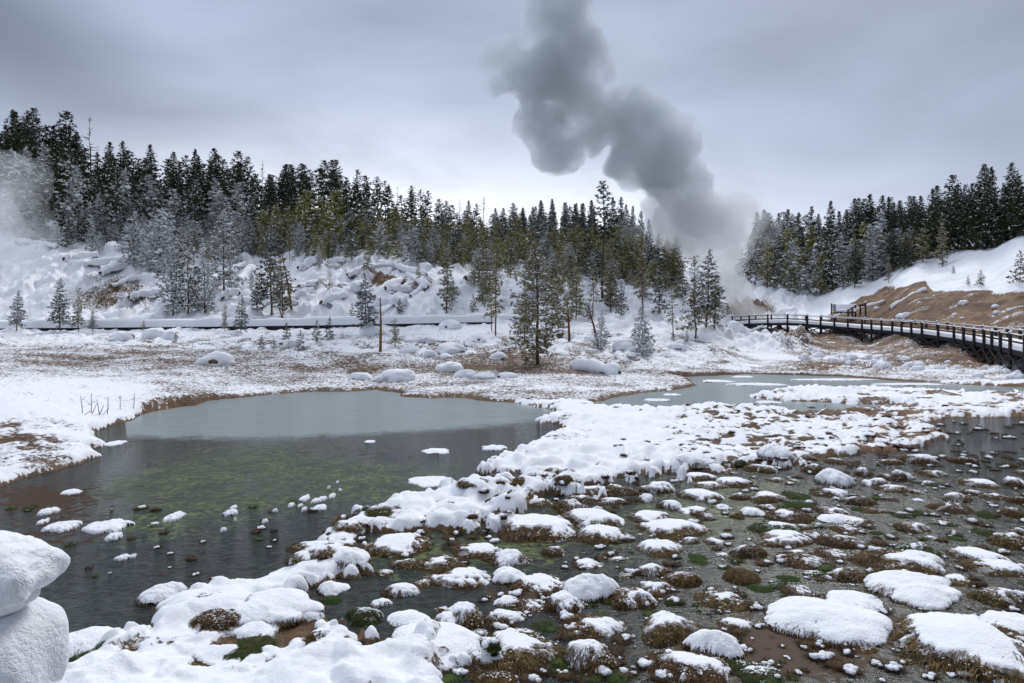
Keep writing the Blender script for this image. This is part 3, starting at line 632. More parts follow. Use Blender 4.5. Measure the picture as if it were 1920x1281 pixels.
# bottom-left bank: big drifts and grass clumps
Z5 = [(650,965,150,84,.9,'snow-capped tussock with brown grass under its right side at the pond edge'),
      (830,1062,340,150,.97,'broad smooth snow dome on the lower left bank, largest there'),
      (1100,1085,330,110,.97,'long smooth snow mound right of the broad snow dome on the bank'),
      (330,1200,290,150,.97,'snow lump beside the two snow-covered railing pillows at lower left'),
      (440,1222,210,110,.2,'clump of brown grass sprinkled with snow beside the lower left snow lump'),
      (880,1100,190,100,.25,'snow-flecked dry grass clump in front of the broad snow dome'),
      (1000,1200,170,76,.12,'dark brown grass hollow in the lower left snow bank'),
      (1290,1190,110,80,.15,'brown grass clump in the snow left of the bottom snow drift'),
      (520,1120,150,60,.1,'flattened brown grass mound at the pond edge by the snow bank'),
      (575,1085,70,40,.95,'small round snow cap on brown grass at the pond edge')]
for (a, b_, c, h, cv, lb) in Z5: tussock(a*.469, 680+b_*.469, c*.469, h*.469, cv, label=lb)

# tiny grass tufts and crumbs of snow between the tussocks, far too many to count
def tufts():
    q = np.random.default_rng(77); GV = []; GF = []; SV = []; SF = []; MV = []; MF = []; go = so = mo = 0
    iv, jf = ICO[2]; i1, j1 = ICO[1]
    def one(px, py, wpx, kind):
        nonlocal go, so, mo
        d = CH*FPX/(py-HZ)*S; X_, Y_ = (px-960)/FPX*d, d; g_ = max(gz_xy(X_, Y_), 0); W = wpx/FPX*d/2; n_ = 90 if W > .07 else 40 if W > .04 else 14
        h = W*q.uniform(.22, .42)
        vv_ = iv*(1+.3*fbm(iv[:, 0]*2+px, iv[:, 1]*2, iv[:, 2]*2, s=3, o=2))[:, None]*np.array((W, W*q.uniform(.7, 1.3), h))+np.array((X_, Y_, g_-.01))
        tgt = (MV, MF) if kind == 'moss' else (GV, GF); o_ = mo if kind == 'moss' else go
        tgt[0].append(vv_); tgt[1].append(jf+o_); o_ += len(vv_)
        a = q.uniform(0, 6.28, n_); r = W*np.sqrt(q.uniform(0, 1, n_)); b0 = np.stack([X_+r*np.cos(a), Y_+r*np.sin(a), np.full(n_, g_)+h*.5*(1-r/W)], -1)
        dr = np.stack([np.cos(a), np.sin(a), q.uniform(-.1, .9, n_)], -1)*(W*q.uniform(.4, 1.0, n_))[:, None]; pr = np.stack([-np.sin(a), np.cos(a), 0*a], -1)*max(.005, W*.028)
        t3 = np.stack([b0-pr, b0+pr, b0+dr], 1).reshape(-1, 3); tgt[0].append(t3); tgt[1].append(np.arange(len(t3)).reshape(-1, 3)+o_); o_ += len(t3)
        if kind == 'moss': mo = o_
        else: go = o_
        if kind != 'moss' or q.random() < .3:
            for _ in range(int(q.integers(0, 16) if kind == 'grass' else q.integers(0, 3)) if kind != 'bare' else 0):
                rr = W*q.uniform(.15, .5); aa = q.uniform(0, 6.28); rd = W*q.uniform(0, .7)
                s_ = i1*(1+q.uniform(-.2, .2, (len(i1), 1)))*np.array((rr, rr, rr*.6))+np.array((X_+rd*math.cos(aa), Y_+rd*math.sin(aa), g_+h*.75))
                SV.append(s_); SF.append(j1+so); so += len(s_)
    for _ in range(760):
        py = 845+435*q.random()**.9; px = q.uniform(max(840, 1480-(py-850)*2.1), 1940)
        one(px, py, (py-600)*(.014+.062*q.random()**2), q.choice(['grass', 'grass', 'grass', 'moss', 'bare']))
    for _ in range(90): one(q.uniform(1640, 1925), q.uniform(795, 880), q.uniform(6, 20), q.choice(['bare', 'bare', 'grass']))
    for _ in range(110):                     # stalks breaking through the snow of the spit and the shores
        py = 758+120*q.random(); px = q.uniform(1150, 1790); one(px, py, q.uniform(5, 15), q.choice(['bare', 'grass']))
    for _ in range(120): py = q.uniform(900, 1060); px = 1100-(py-880)*2.6+q.uniform(-40, 260); one(px, py, (py-600)*q.uniform(.03, .07), q.choice(['bare', 'grass']))
    for _ in range(60): one(q.uniform(20, 700), q.uniform(940, 1090), q.uniform(5, 22), q.choice(['bare', 'moss', 'grass']))
    o = link('grass_tufts', mesh_np('grass_tufts', np.concatenate(GV+SV+MV), [np.concatenate(GF+[f_+go for f_ in SF]+[f_+go+so for f_ in MF])], [M['grass'], M['snow'], M['moss']], True,
        np.concatenate([np.zeros(sum(map(len, GF)), int), np.ones(sum(map(len, SF)), int), np.full(sum(map(len, MF)), 2)])), kind='stuff', label='tiny brown and green grass tufts with crumbs of snow scattered through the marsh', cat='grass')
tufts()

# snow pads floating on the pond
def pad(px, py, wpx, hpx, lump, stemtxt):
    d = CH*FPX/(py-HZ)*S; W = wpx/FPX*d/2; Dp = hpx/FPX*d/((py-HZ)/FPX)/2
    Dp = min(Dp, W*2.2)
    n = 60; g = np.linspace(-1.1, 1.1, n); x, y = np.meshgrid(g, g); a = np.arctan2(y, x); r = np.hypot(x, y); sd_ = int(px*7+py)
    rim = .82+.22*vn(np.cos(a)*1.8, np.sin(a)*1.8, s=sd_)+.08*vn(np.cos(a)*6, np.sin(a)*6, s=sd_+1)
    q = 1-(r/rim)**2; g1, _, gid = worley(x*5, y*5, sd_)
    z = np.sqrt(np.clip(q, 0, 1))*lump*(.75+.35*fbm(x*2.5, y*2.5, s=sd_))+np.sqrt(np.clip(1-(g1/.8)**2, 0, 1))*lump*.25
    z = np.where(q < 0, -.03, z)
    v = np.stack([x*W, y*Dp, z], -1).reshape(-1, 3); v, f = compact(v, grid_faces(n, q > -.08))
    me = mesh_np('snow_pad', v, f, [M['snow']])
    o = link('snow_pad', me, cat='snow pad', group='pads of snow lying on the pond'); o.location = ((px-960)/FPX*d, d, .004)
    LAB.append((o, px, stemtxt, place_words(px, py)))
for q in [(818,847,64,13,.05),(925,841,52,11,.07),(802,903,90,22,.05),(693,829,24,6,.04)]: pad(*q, 'flat snow-covered ice pad in the open pond')
for (a, b_, c, h, l) in [(290,520,84,26,.06),(195,600,70,28,.08),(245,660,150,44,.09),(430,658,230,64,.10),(455,703,70,28,.09),(490,785,70,24,.06),(532,778,24,16,.05),(695,622,90,36,.09),(918,607,58,26,.09),(935,583,32,16,.06),(172,640,36,22,.06),(460,325,76,24,.06),(395,322,30,14,.05),(620,645,36,8,.03)]:
    pad(a*.469, 680+b_*.469, c*.469, h*.469, l, 'clumpy snow pad in the dark left part of the pond')
for (a, b_, c, h) in [(1165,575,26,18),(1200,578,20,14),(1215,550,40,22),(1228,540,22,14),(1275,585,64,28),(1262,556,36,20),(1292,548,36,24),(1328,537,32,20),(1216,592,22,14),(1100,598,20,12),(1060,640,26,14),(895,675,26,12),(940,634,12,8),(1350,484,14,10),(1315,505,14,10),(1360,515,16,12)]:
    pad(a*.469, 680+b_*.469, c*.469, h*.469, .07, 'small snow blob of the loose cluster in the pond')

for (px, py, w_, h_) in [(1420,722,120,5),(1560,713,170,4),(1345,716,70,5),(1500,735,110,5),(1630,738,120,5),(1440,756,60,6),(1230,752,60,5),(1700,722,150,4),(1390,708,60,3),(1260,742,40,4)]: pad(px, py, w_, h_, .10, 'low strip of snow lying in the far channel')
# railing posts at lower left, buried in snow pillows
def lump(cen, rad, seed, amp=.12, sub=5, flatten=-.5, fr=1.3, box=0):
    v, f = ICO[sub]; v = v.copy()
    if box: v = np.sign(v)*np.abs(v)**box; v = v/np.linalg.norm(v, axis=1).max()*1.1
    n = fbm(v[:, 0]*fr+seed, v[:, 1]*fr, v[:, 2]*fr, o=3, s=seed); v = v*(1+amp*n)[:, None]
    z = v[:, 2]; v[:, 2] = np.where(z < flatten, flatten+(z-flatten)*.15, z)
    return v*np.array(rad)+np.array(cen), f
e = link('railing_post', None, label='railing post at the lower left corner under two stacked pillows of snow', cat='railing post')
c = P(-20, 1130, 3.1); e.location = (c[0], c[1], 0)
mb = MB(); mb.beam((0, 0, -.2), (0, 0, c[2]-.05), .12, .12); mb.beam((-1.6, 0, c[2]-.2), (.02, .0, c[2]-.2), .05, .14); mb.beam((-1.6, .02, c[2]-.75), (.02, .02, c[2]-.75), .05, .14)
link('post', mb.mesh('post', [M['wood']]), e)
def loc(px, py, d=3.1): q = P(px, py, d); return (q[0]-c[0], q[1]-c[1], q[2])
k = 3.1*S/FPX
v1_, f1_ = lump(loc(-20, 1072), (108*k, 100*k, 66*k), 3, .26, 5, -.55, 1.5, .8); v2_, f2_ = lump(loc(8, 1108), (54*k, 60*k, 40*k), 8, .25, 4, -2)
link('upper_snow_pillow', mesh_np('snow', np.concatenate([v1_, v2_]), np.concatenate([f1_, f2_+len(v1_)]), [M['snow']]), e)
v1_, f1_ = lump(loc(-50, 1255), (150*k, 125*k, 120*k), 5, .16, 5, -2, 1.3, .68); v2_, f2_ = lump(loc(-40, 1370), (150*k, 130*k, 150*k), 12, .1, 5, -2)
link('lower_snow_pillow', mesh_np('snow', np.concatenate([v1_, v2_]), np.concatenate([f1_, f2_+len(v1_)]), [M['snow']]), e)

# reeds
for i, (px, top, bot, lean) in enumerate([(153,742,778,-2),(171,737,776,0),(176,757,778,6),(184,749,779,-3),(190,760,778,5),(202,744,777,1),(225,743,772,0),(251,738,770,1),(196,765,782,9),(162,770,780,10)]):
    d = ground_at(px, bot); a = P(px-lean, bot, d); q = P(px+lean, top, d); mb = MB()
    mb.tube([a-np.array((0, 0, .1)), (a+q)/2+np.array((.01, 0, 0)), q], [.016, .013, .008], 6)
    o = link('dry_reed', mb.mesh('dry_reed', [M['reed']]), None, cat='reed', group='dry reed stalks on the left shore')
    LAB.append((o, px, 'thin reddish dry reed stalk on the snowy left shore of the pond', ''))

# ------------------------------------------------------------------ trees
def conifer(seed, H, crown0, Rm, nbr, tuft, snow, frost, mk_needle='needle', bark='bark', lean=0, sparse=0, shape='cone', npt=9, stems=1, topbias=0, tw=1.0, dens=2.3):
    r_ = np.random.default_rng(seed); TV = []; trunk = MB(); bmb = MB()
    tris_v = []; snv = []; sblob = []
    for st in range(stems):
        h = H*(1 if st == 0 else r_.uniform(.6, .85)); ox, oy = (0, 0) if st == 0 else r_.uniform(-.12, .12, 2)*H
        n = 9; tz = np.linspace(0, 1, n); bend = np.cumsum(r_.normal(0, .006, (n, 2)), 0)*H
        sp = np.stack([ox+bend[:, 0]+lean*tz*H, oy+bend[:, 1], tz*h], -1); r0 = H*.0115*tw
        sp[0, 2] = -.4
        trunk.tube(sp, np.maximum(r0*(1-tz*.93), .012), 8, .06)
        nb_ = int(nbr*(1 if st == 0 else .6))
        for i in range(nb_):
            t = crown0+(1-crown0)*((i+r_.uniform(0, 1))/nb_)**(.92-topbias); t = min(t, .985)
            s = (t-crown0)/(1-crown0)
            if shape == 'cone': ln = Rm*(1-s)**.75*(.72+.28*min(1, s*6+.3))
            elif shape == 'col': ln = Rm*min(1, (1-s)*2.6)**.8*(.8+.2*math.sin(s*9+seed))
            elif shape == 'oval': ln = Rm*math.sin(math.pi*min(1, .12+.88*s))**.6*(1-.3*s)
            else: ln = Rm*r_.uniform(.3, 1)*(1-s*.7)*(1.0+.25*math.sin(s*17+seed))
            ln *= r_.uniform(.62, 1.15)
            if r_.random() < sparse: continue
            az = i*2.4+r_.uniform(-.5, .5)
            o = np.array([np.interp(t, tz, sp[:, 0]), np.interp(t, tz, sp[:, 1]), t*h])
            rise = .05+.55*s-.28*(1-s)+r_.uniform(-.12, .12)-.2*snow
            dr = np.array([math.cos(az), math.sin(az), rise]); tip = o+dr*ln
            if ln > .35: bmb.tube([o, o+dr*ln*.55+np.array((0, 0, -.03*ln)), tip], [r0*.22*(1-t*.6), r0*.14*(1-t*.6), .006], 4)
            m = max(3, int(ln/tuft*dens)); side = np.array([-math.sin(az), math.cos(az), 0])
            ss = np.linspace(.22, 1, m)+r_.uniform(-.05, .05, m)
            c = o+dr*ln*ss[:, None]+side*(r_.uniform(-1, 1, m)*ln*.42*(1.15-ss*.6))[:, None]+np.array((0, 0, 1))*r_.normal(-.02, .06*ln+.02, m)[:, None]
            TV.append(c)
    C = np.concatenate(TV) if TV else np.zeros((0, 3))
    nC = len(C); sz = tuft*r_.uniform(.6, 1.35, nC)*(1.08-.45*np.clip(C[:, 2]/H, 0, 1)**2)
    # needles: slim triangles around each tuft
    dv = r_.normal(0, 1, (nC, npt, 3)); dv[:, :, 2] = dv[:, :, 2]*.7+.25; dv /= np.linalg.norm(dv, axis=2)[..., None]
    out = C*np.array([1, 1, 0]); out /= np.linalg.norm(out, axis=1)[:, None]+1e-6; dv += out[:, None]*.35
    pr = np.cross(dv, r_.normal(0, 1, dv.shape)); pr /= np.linalg.norm(pr, axis=2)[..., None]+1e-9
    a = C[:, None]-dv*sz[:, None, None]*.15; tip = C[:, None]+dv*sz[:, None, None]*r_.uniform(.6, 1.1, (nC, npt, 1)); mid = C[:, None]+dv*sz[:, None, None]*.3
    wv = pr*sz[:, None, None]*.17
    tri = np.stack([a, mid-wv, tip, mid+wv], 2)     # leaf-shaped quads
    isf = (r_.random((nC, npt)) < frost) & (dv[:, :, 2] > -.3)
    A = tri[~isf].reshape(-1, 3); B = tri[isf].reshape(-1, 3)
    crown = mesh_np('crown', np.concatenate([A]), np.arange(len(A)).reshape(-1, 4), [M[mk_needle]], False)
    snow_me = None; sv = []; sf_ = []; off = 0
    if len(B): sv.append(B); off = len(B); q = np.arange(len(B)).reshape(-1, 4); sf_.append(q[:, [0, 1, 2]]); sf_.append(q[:, [0, 2, 3]])
    pick = np.where(r_.random(nC) < snow*.9+.25*snow*np.sin(C[:, 2]*2.1+C[:, 0]*1.3))[0]
    if len(pick):
        iv, jf = ICO[1]
        cc = C[pick]+np.array((0, 0, .22))*sz[pick][:, None]
        big = 1+1.1*(r_.random(len(pick)) < .12*snow+.02)
        rad = sz[pick][:, None]*r_.uniform(.22, .52, (len(pick), 1))*np.array([[1, 1, .42]])*r_.uniform(.7, 1.3, (len(pick), 3))*big[:, None]*.85
        bv = iv[None]*(1+r_.uniform(-.16, .16, (len(pick), len(iv), 1)))*rad[:, None]+cc[:, None]
        sv.append(bv.reshape(-1, 3)); sf_.append((jf[None]+np.arange(len(pick))[:, None, None]*len(iv)).reshape(-1, 3)+off)
    if sv: snow_me = mesh_np('crown_snow', np.concatenate(sv), np.concatenate(sf_), [M['fsnow']], True)
    return dict(H=H, trunk=trunk.mesh('trunk', [M[bark]], True), branches=bmb.mesh('branches', [M[bark]], True) if bmb.n else None, crown=crown, snow=snow_me)
def snag(seed, H, nbr=34, bark='bark', ln=.1, up=.15, lean=0):
    r_ = np.random.default_rng(seed); t = MB(); tz = np.linspace(0, 1, 9)
    bend = np.cumsum(r_.normal(0, .006, (9, 2)), 0)*H; sp = np.stack([bend[:, 0]+lean*tz*H, bend[:, 1], tz*H], -1); sp[0, 2] = -.4
    t.tube(sp, np.maximum(H*.0105*(1-tz*.92), .02), 7, .08); b_ = MB()
    for i in range(nbr):
        k = r_.uniform(.25, .98); o = np.array([np.interp(k, tz, sp[:, 0]), np.interp(k, tz, sp[:, 1]), k*H]); az = r_.uniform(0, 6.28)
        l_ = H*ln*(1.1-k)*r_.uniform(.4, 1.3); dr = np.array([math.cos(az), math.sin(az), up*r_.uniform(-1, 1.6)])
        b_.tube([o, o+dr*l_*.6, o+dr*l_+np.array((0, 0, l_*.2))], [H*.0036, H*.0026, .014], 4)
    return dict(H=H, trunk=t.mesh('trunk', [M[bark]], True), branches=b_.mesh('branches', [M[bark]], True), crown=None, snow=None)
PT = {}
PT['dark'] = [conifer(11+i, 14, .10, 2.2+.35*(i % 3), 130, .38, .12, .10, shape='oval' if i == 3 else 'cone') for i in range(6)]
PT['col'] = [conifer(31+i, 14, .40-.08*i, 2.0, 70, .46, .14, .07, shape='oval', tw=1.2, sparse=.1) for i in range(3)]
PT['pole'] = [conifer(41+i, 15, .50, 1.9, 46, .42, .12, .05, shape='oval', sparse=.2, tw=1.2) for i in range(3)]
PT['mist'] = [conifer(51+i, 14, .08, 2.3, 120, .42, .20, .26, shape='cone') for i in range(3)]
PT['frost'] = [conifer(61+i, 7, .05, 1.7+.2*(i % 2), 60, .25, .44, .52, mk_needle='needle' if i == 0 else 'grey', shape='cone' if i % 2 else 'oval') for i in range(4)]
PT['white'] = [conifer(71+i, 6, .03, 1.9, 60, .30, .80, .60, mk_needle='grey', shape='oval' if i else 'cone') for i in range(2)]
PT['olive'] = [conifer(81+i, 7, .10, 1.75, 50, .26, .32, .14, mk_needle='olive', shape='oval' if i % 2 else 'cone', sparse=.12) for i in range(4)]
PT['green'] = [conifer(91+i, 8, .06, 1.9, 58, .29, .42, .26, mk_needle='needle', shape='cone' if i else 'oval', sparse=.1) for i in range(3)]
PT['snag'] = [snag(95+i, 12, 70, ln=.19, bark='bark', up=.1) for i in range(3)]
PT['near'] = [conifer(111+i, 8, .07+.05*i, 1.9, 84, .19, .42, .22, mk_needle='olive' if i != 1 else 'needle', shape='cone' if i == 1 else 'wild', npt=10, sparse=.12) for i in range(3)]
PT['sap'] = [conifer(121+i, 2.4, .06, .8, 26, .15, .30, .12, mk_needle='needle' if i else 'olive', npt=9) for i in range(3)]
PT['wisp'] = [conifer(131+i, 8, .25, 1.4, 44, .20, .20, .10, mk_needle='olive', shape='wild', sparse=.15, bark='redbark', npt=8) for i in range(2)]
PT['big'] = [conifer(141, 11, .08, 2.9, 112, .23, .55, .22, mk_needle='olive', shape='oval', npt=11, sparse=.26, tw=1.4)]
FAR = {k: [conifer(200+j*7+i, 13, .06, r0, 44, .85, sn, fr, mk_needle=nd, shape='cone' if i % 2 else 'oval', npt=7, dens=1.7) for i in range(3)] for j, (k, r0, sn, fr, nd) in enumerate([('dark', 2.8, .10, .05, 'needle'), ('mist', 2.6, .24, .25, 'needle'), ('frost', 2.9, .38, .40, 'grey'), ('olive', 2.7, .22, .12, 'olive')])}
ntree = {}
def tree(px, d, height, kind, stemtxt, wide=1.0, lean=0.0, group=None, name='pine_tree', var=None, label=None, zoff=0, base_z=None):
    ntree[kind] = ntree.get(kind, -1)+1
    p_ = PT[kind][(ntree[kind] if var is None else var) % len(PT[kind])]
    e = link(name if kind != 'snag' else 'dead_tree', None); e.empty_display_size = .3
    gz = ground_z(px, d) if base_z is None else base_z
    e.location = ((px-960)/FPX*d*S, d*S, gz-.05+zoff)
    s = height/p_['H']; sw = s*wide*random.uniform(.92, 1.1)
    if kind in ('dark', 'mist', 'col', 'pole'): sw = max(sw, .62)
    e.scale = (sw, sw, s); e.rotation_euler = (0, lean, random.uniform(0, 6.28) if abs(lean) < .02 else 0)
    link('trunk', p_['trunk'], e)
    if p_['branches']: link('branches', p_['branches'], e)
    if p_['crown']: link('crown', p_['crown'], e)
    if p_['snow']: link('snow_on_branches', p_['snow'], e)
    e['category'] = 'dead tree' if kind == 'snag' else 'pine tree'
    if group: e['group'] = group
    if label: e['label'] = label
    else: LAB.append((e, px, stemtxt, place_words(px, 0)))
    return e
def tree_to(px, d, top, kind, stemtxt, **k):
    gz = ground_z(px, d); zt = P(px, top, d)[2]; return tree(px, d, max(zt-gz, 2.0), kind, stemtxt, **k)
def tree_px(px, base, top, kind, stemtxt='', dmin=20, **k):
    d = ground_at(px, base, dmin); return tree(px, d, (base-top)/FPX*d*S, kind, stemtxt, **k)
G1 = 'conifers along the forested ridge'
sk1 = [(45,55,'d'),(85,70,'d'),(120,75,'d'),(160,58,'d'),(235,130,'d'),(290,70,'c'),(355,165,'d'),(410,90,'s'),(455,255,'d'),(497,210,'d'),(585,208,'d'),(640,290,'d'),(705,222,'d'),(800,255,'d'),(860,275,'c'),(888,242,'d'),(925,275,'d'),(990,242,'d'),(970,265,'s'),(1035,290,'c'),(1092,255,'c'),(1145,280,'c'),(1205,295,'s'),(1245,360,'d'),(1310,312,'d'),(1345,315,'c'),(1405,312,'c'),(1380,330,'p'),(1430,340,'c'),(1492,295,'p'),(1552,292,'c')]
sk2 = [(65,115,'d'),(130,68,'c'),(160,70,'c'),(222,68,'c'),(312,50,'p'),(365,48,'c'),(420,130,'c'),(470,92,'c'),(515,122,'c'),(565,125,'p'),(600,145,'p'),(655,170,'s'),(720,168,'c'),(765,185,'p'),(795,190,'c'),(845,230,'c'),(880,238,'c'),(940,225,'s'),(985,235,'d'),(1050,215,'s'),(1020,250,'c'),(1110,270,'d'),(1135,270,'d'),(1185,248,'d'),(1230,268,'d'),(1280,265,'m'),(1318,235,'m'),(1370,230,'m'),(1425,245,'m'),(1475,250,'d'),(1505,250,'m'),(1555,235,'m')]
sk3 = [(58,318,'m'),(128,310,'m'),(160,275,'m'),(218,270,'m'),(295,288,'m'),(345,292,'d'),(385,292,'m'),(435,275,'m'),(550,258,'m'),(590,258,'m'),(620,300,'m'),(660,308,'m'),(700,335,'m'),(745,380,'m')]
sk4 = [(210,340,'d'),(235,330,'d'),(268,345,'d'),(312,345,'d'),(345,340,'f'),(367,325,'d'),(400,350,'f'),(433,340,'d'),(500,308,'m'),(540,350,'m'),(600,280,'m'),(650,335,'m'),(695,325,'m'),(725,265,'d'),(755,260,'d'),(795,270,'d'),(828,240,'d'),(880,250,'d'),(910,255,'d'),(945,290,'d'),(990,275,'d'),(1030,255,'d'),(1060,255,'d'),(1100,250,'d'),(1150,210,'d'),(1195,195,'d'),(1270,135,'c'),(1310,190,'d'),(1345,190,'d'),(1380,185,'d'),(1445,80,'d'),(1500,90,'d'),(1560,190,'d'),(1615,65,'d')]
KK = dict(d='dark', c='col', p='pole', s='snag', m='mist', f='frost')
TX = dict(d='dark dense snow-flecked conifer', c='dark pine with a high crown', p='slender long-trunked pine', s='bare dead snag', m='grey snow-dusted conifer', f='pale frosted conifer')
def ridge_d(px): return float(np.interp(px, [0, 300, 600, 900, 1200, 1400, 1600, 1750, 1920], [96, 96, 92, 98, 100, 112, 104, 88, 80]))
for sk, (ox, oy, sc), where in ((sk1, (0, 180, .406), 'on the left ridge skyline'), (sk2, (480, 280, .4058), 'on the middle ridge skyline'), (sk3, (960, 280, .3435), 'on the ridge left of the steam plume'), (sk4, (1350, 280, .3436), 'on the skyline right of the steam plume')):
    for (a, t_, kd) in sk:
        px = ox+a*sc; top = oy+t_*sc
        tree_to(px, ridge_d(px)+random.uniform(-5, 5), top, KK[kd], TX[kd]+' '+where, group=G1, wide=1.0 if kd != 'd' else 1.12)
# the skyline, as rows of photo pixels, for the fillers behind
sky_pts = sorted([(ox+a*sc, oy+t_*sc) for sk, (ox, oy, sc) in ((sk1, (0, 180, .406)), (sk2, (480, 280, .4058)), (sk3, (960, 280, .3435)), (sk4, (1350, 280, .3436))) for (a, t_, kd) in sk if kd != 's'])
SX = np.array([q[0] for q in sky_pts]); SY = np.array([q[1] for q in sky_pts])
rr_ = random.Random(4)
# mid slope, young pines
G2 = 'young snowy pines on the slope below the ridge'
for i in range(80):
    px = -15+i/79*1275+rr_.uniform(-8, 8)
    row = i % 3
    dl = float(np.interp(px, [0, 250, 500, 700, 960, 1250], [83, 80, 79, 76, 74, 74]))+(-3, 2, 8)[row]+rr_.uniform(-1.5, 1.5)
    top = float(np.interp(px, [0, 130, 300, 450, 600, 800, 950, 1100, 1250], [372, 378, 388, 392, 400, 412, 425, 430, 452]))+(26, 12, -6)[row]+rr_.uniform(-14, 16)
    if px < 480: kd = 'frost' if rr_.random() < .9 else 'green'
    elif px < 720: kd = rr_.choice(['frost', 'frost', 'frost', 'olive'])
    else: kd = rr_.choice(['olive', 'olive', 'green', 'frost', 'frost' if px < 900 else 'olive'])
    tree_to(px, dl, top, kd, {'frost': 'frosted grey-white young pine', 'green': 'green young pine with snow clumps', 'olive': 'olive-green young pine dusted with snow'}[kd]+' on the slope', group=G2, wide=1.15)
# valley right of the plume: snow-laden trees
G3 = 'snow-laden trees in the valley right of the plume'
for i in range(40):
    px = 1385+(i/39)**.8*330+rr_.uniform(-9, 9); row = i % 3
    lim = float(np.interp(px, [1385, 1450, 1520, 1600, 1650, 1700, 1760], [520, 530, 545, 540, 525, 500, 480]))
    base = lim-(0, 26, 55)[row]+rr_.uniform(-8, 6)
    h = rr_.uniform(45, 85)*(1 if px > 1480 else .8); kd = rr_.choice(['white', 'frost', 'frost', 'green'] if px < 1560 else ['frost', 'green', 'dark', 'olive'])
    d = min(ground_at(px, base, 70), 125)
    tree(px, d, h/FPX*d*S, kd, {'white': 'snow-buried white pine', 'frost': 'frosted grey pine', 'green': 'dark green pine heavy with snow', 'dark': 'dark green conifer', 'olive': 'olive-green pine'}[kd]+' in the valley beyond the plume', group=G3, wide=1.15)
for i in range(14):       # edge of the right-hand wood
    px = 1600+i/13*330+rr_.uniform(-6, 6); base = float(np.interp(px, [1600, 1660, 1720, 1780, 1850, 1920], [530, 515, 495, 462, 447, 440]))+rr_.uniform(-8, 2)
    d = min(ground_at(px, base, 60), 100)
    tree(px, d, rr_.uniform(55, 95)/FPX*d*S, rr_.choice(['dark', 'olive', 'dark', 'green']), 'dark snow-flecked pine edging the right-hand wood', group='trees at the edge of the right-hand wood', wide=1.1)
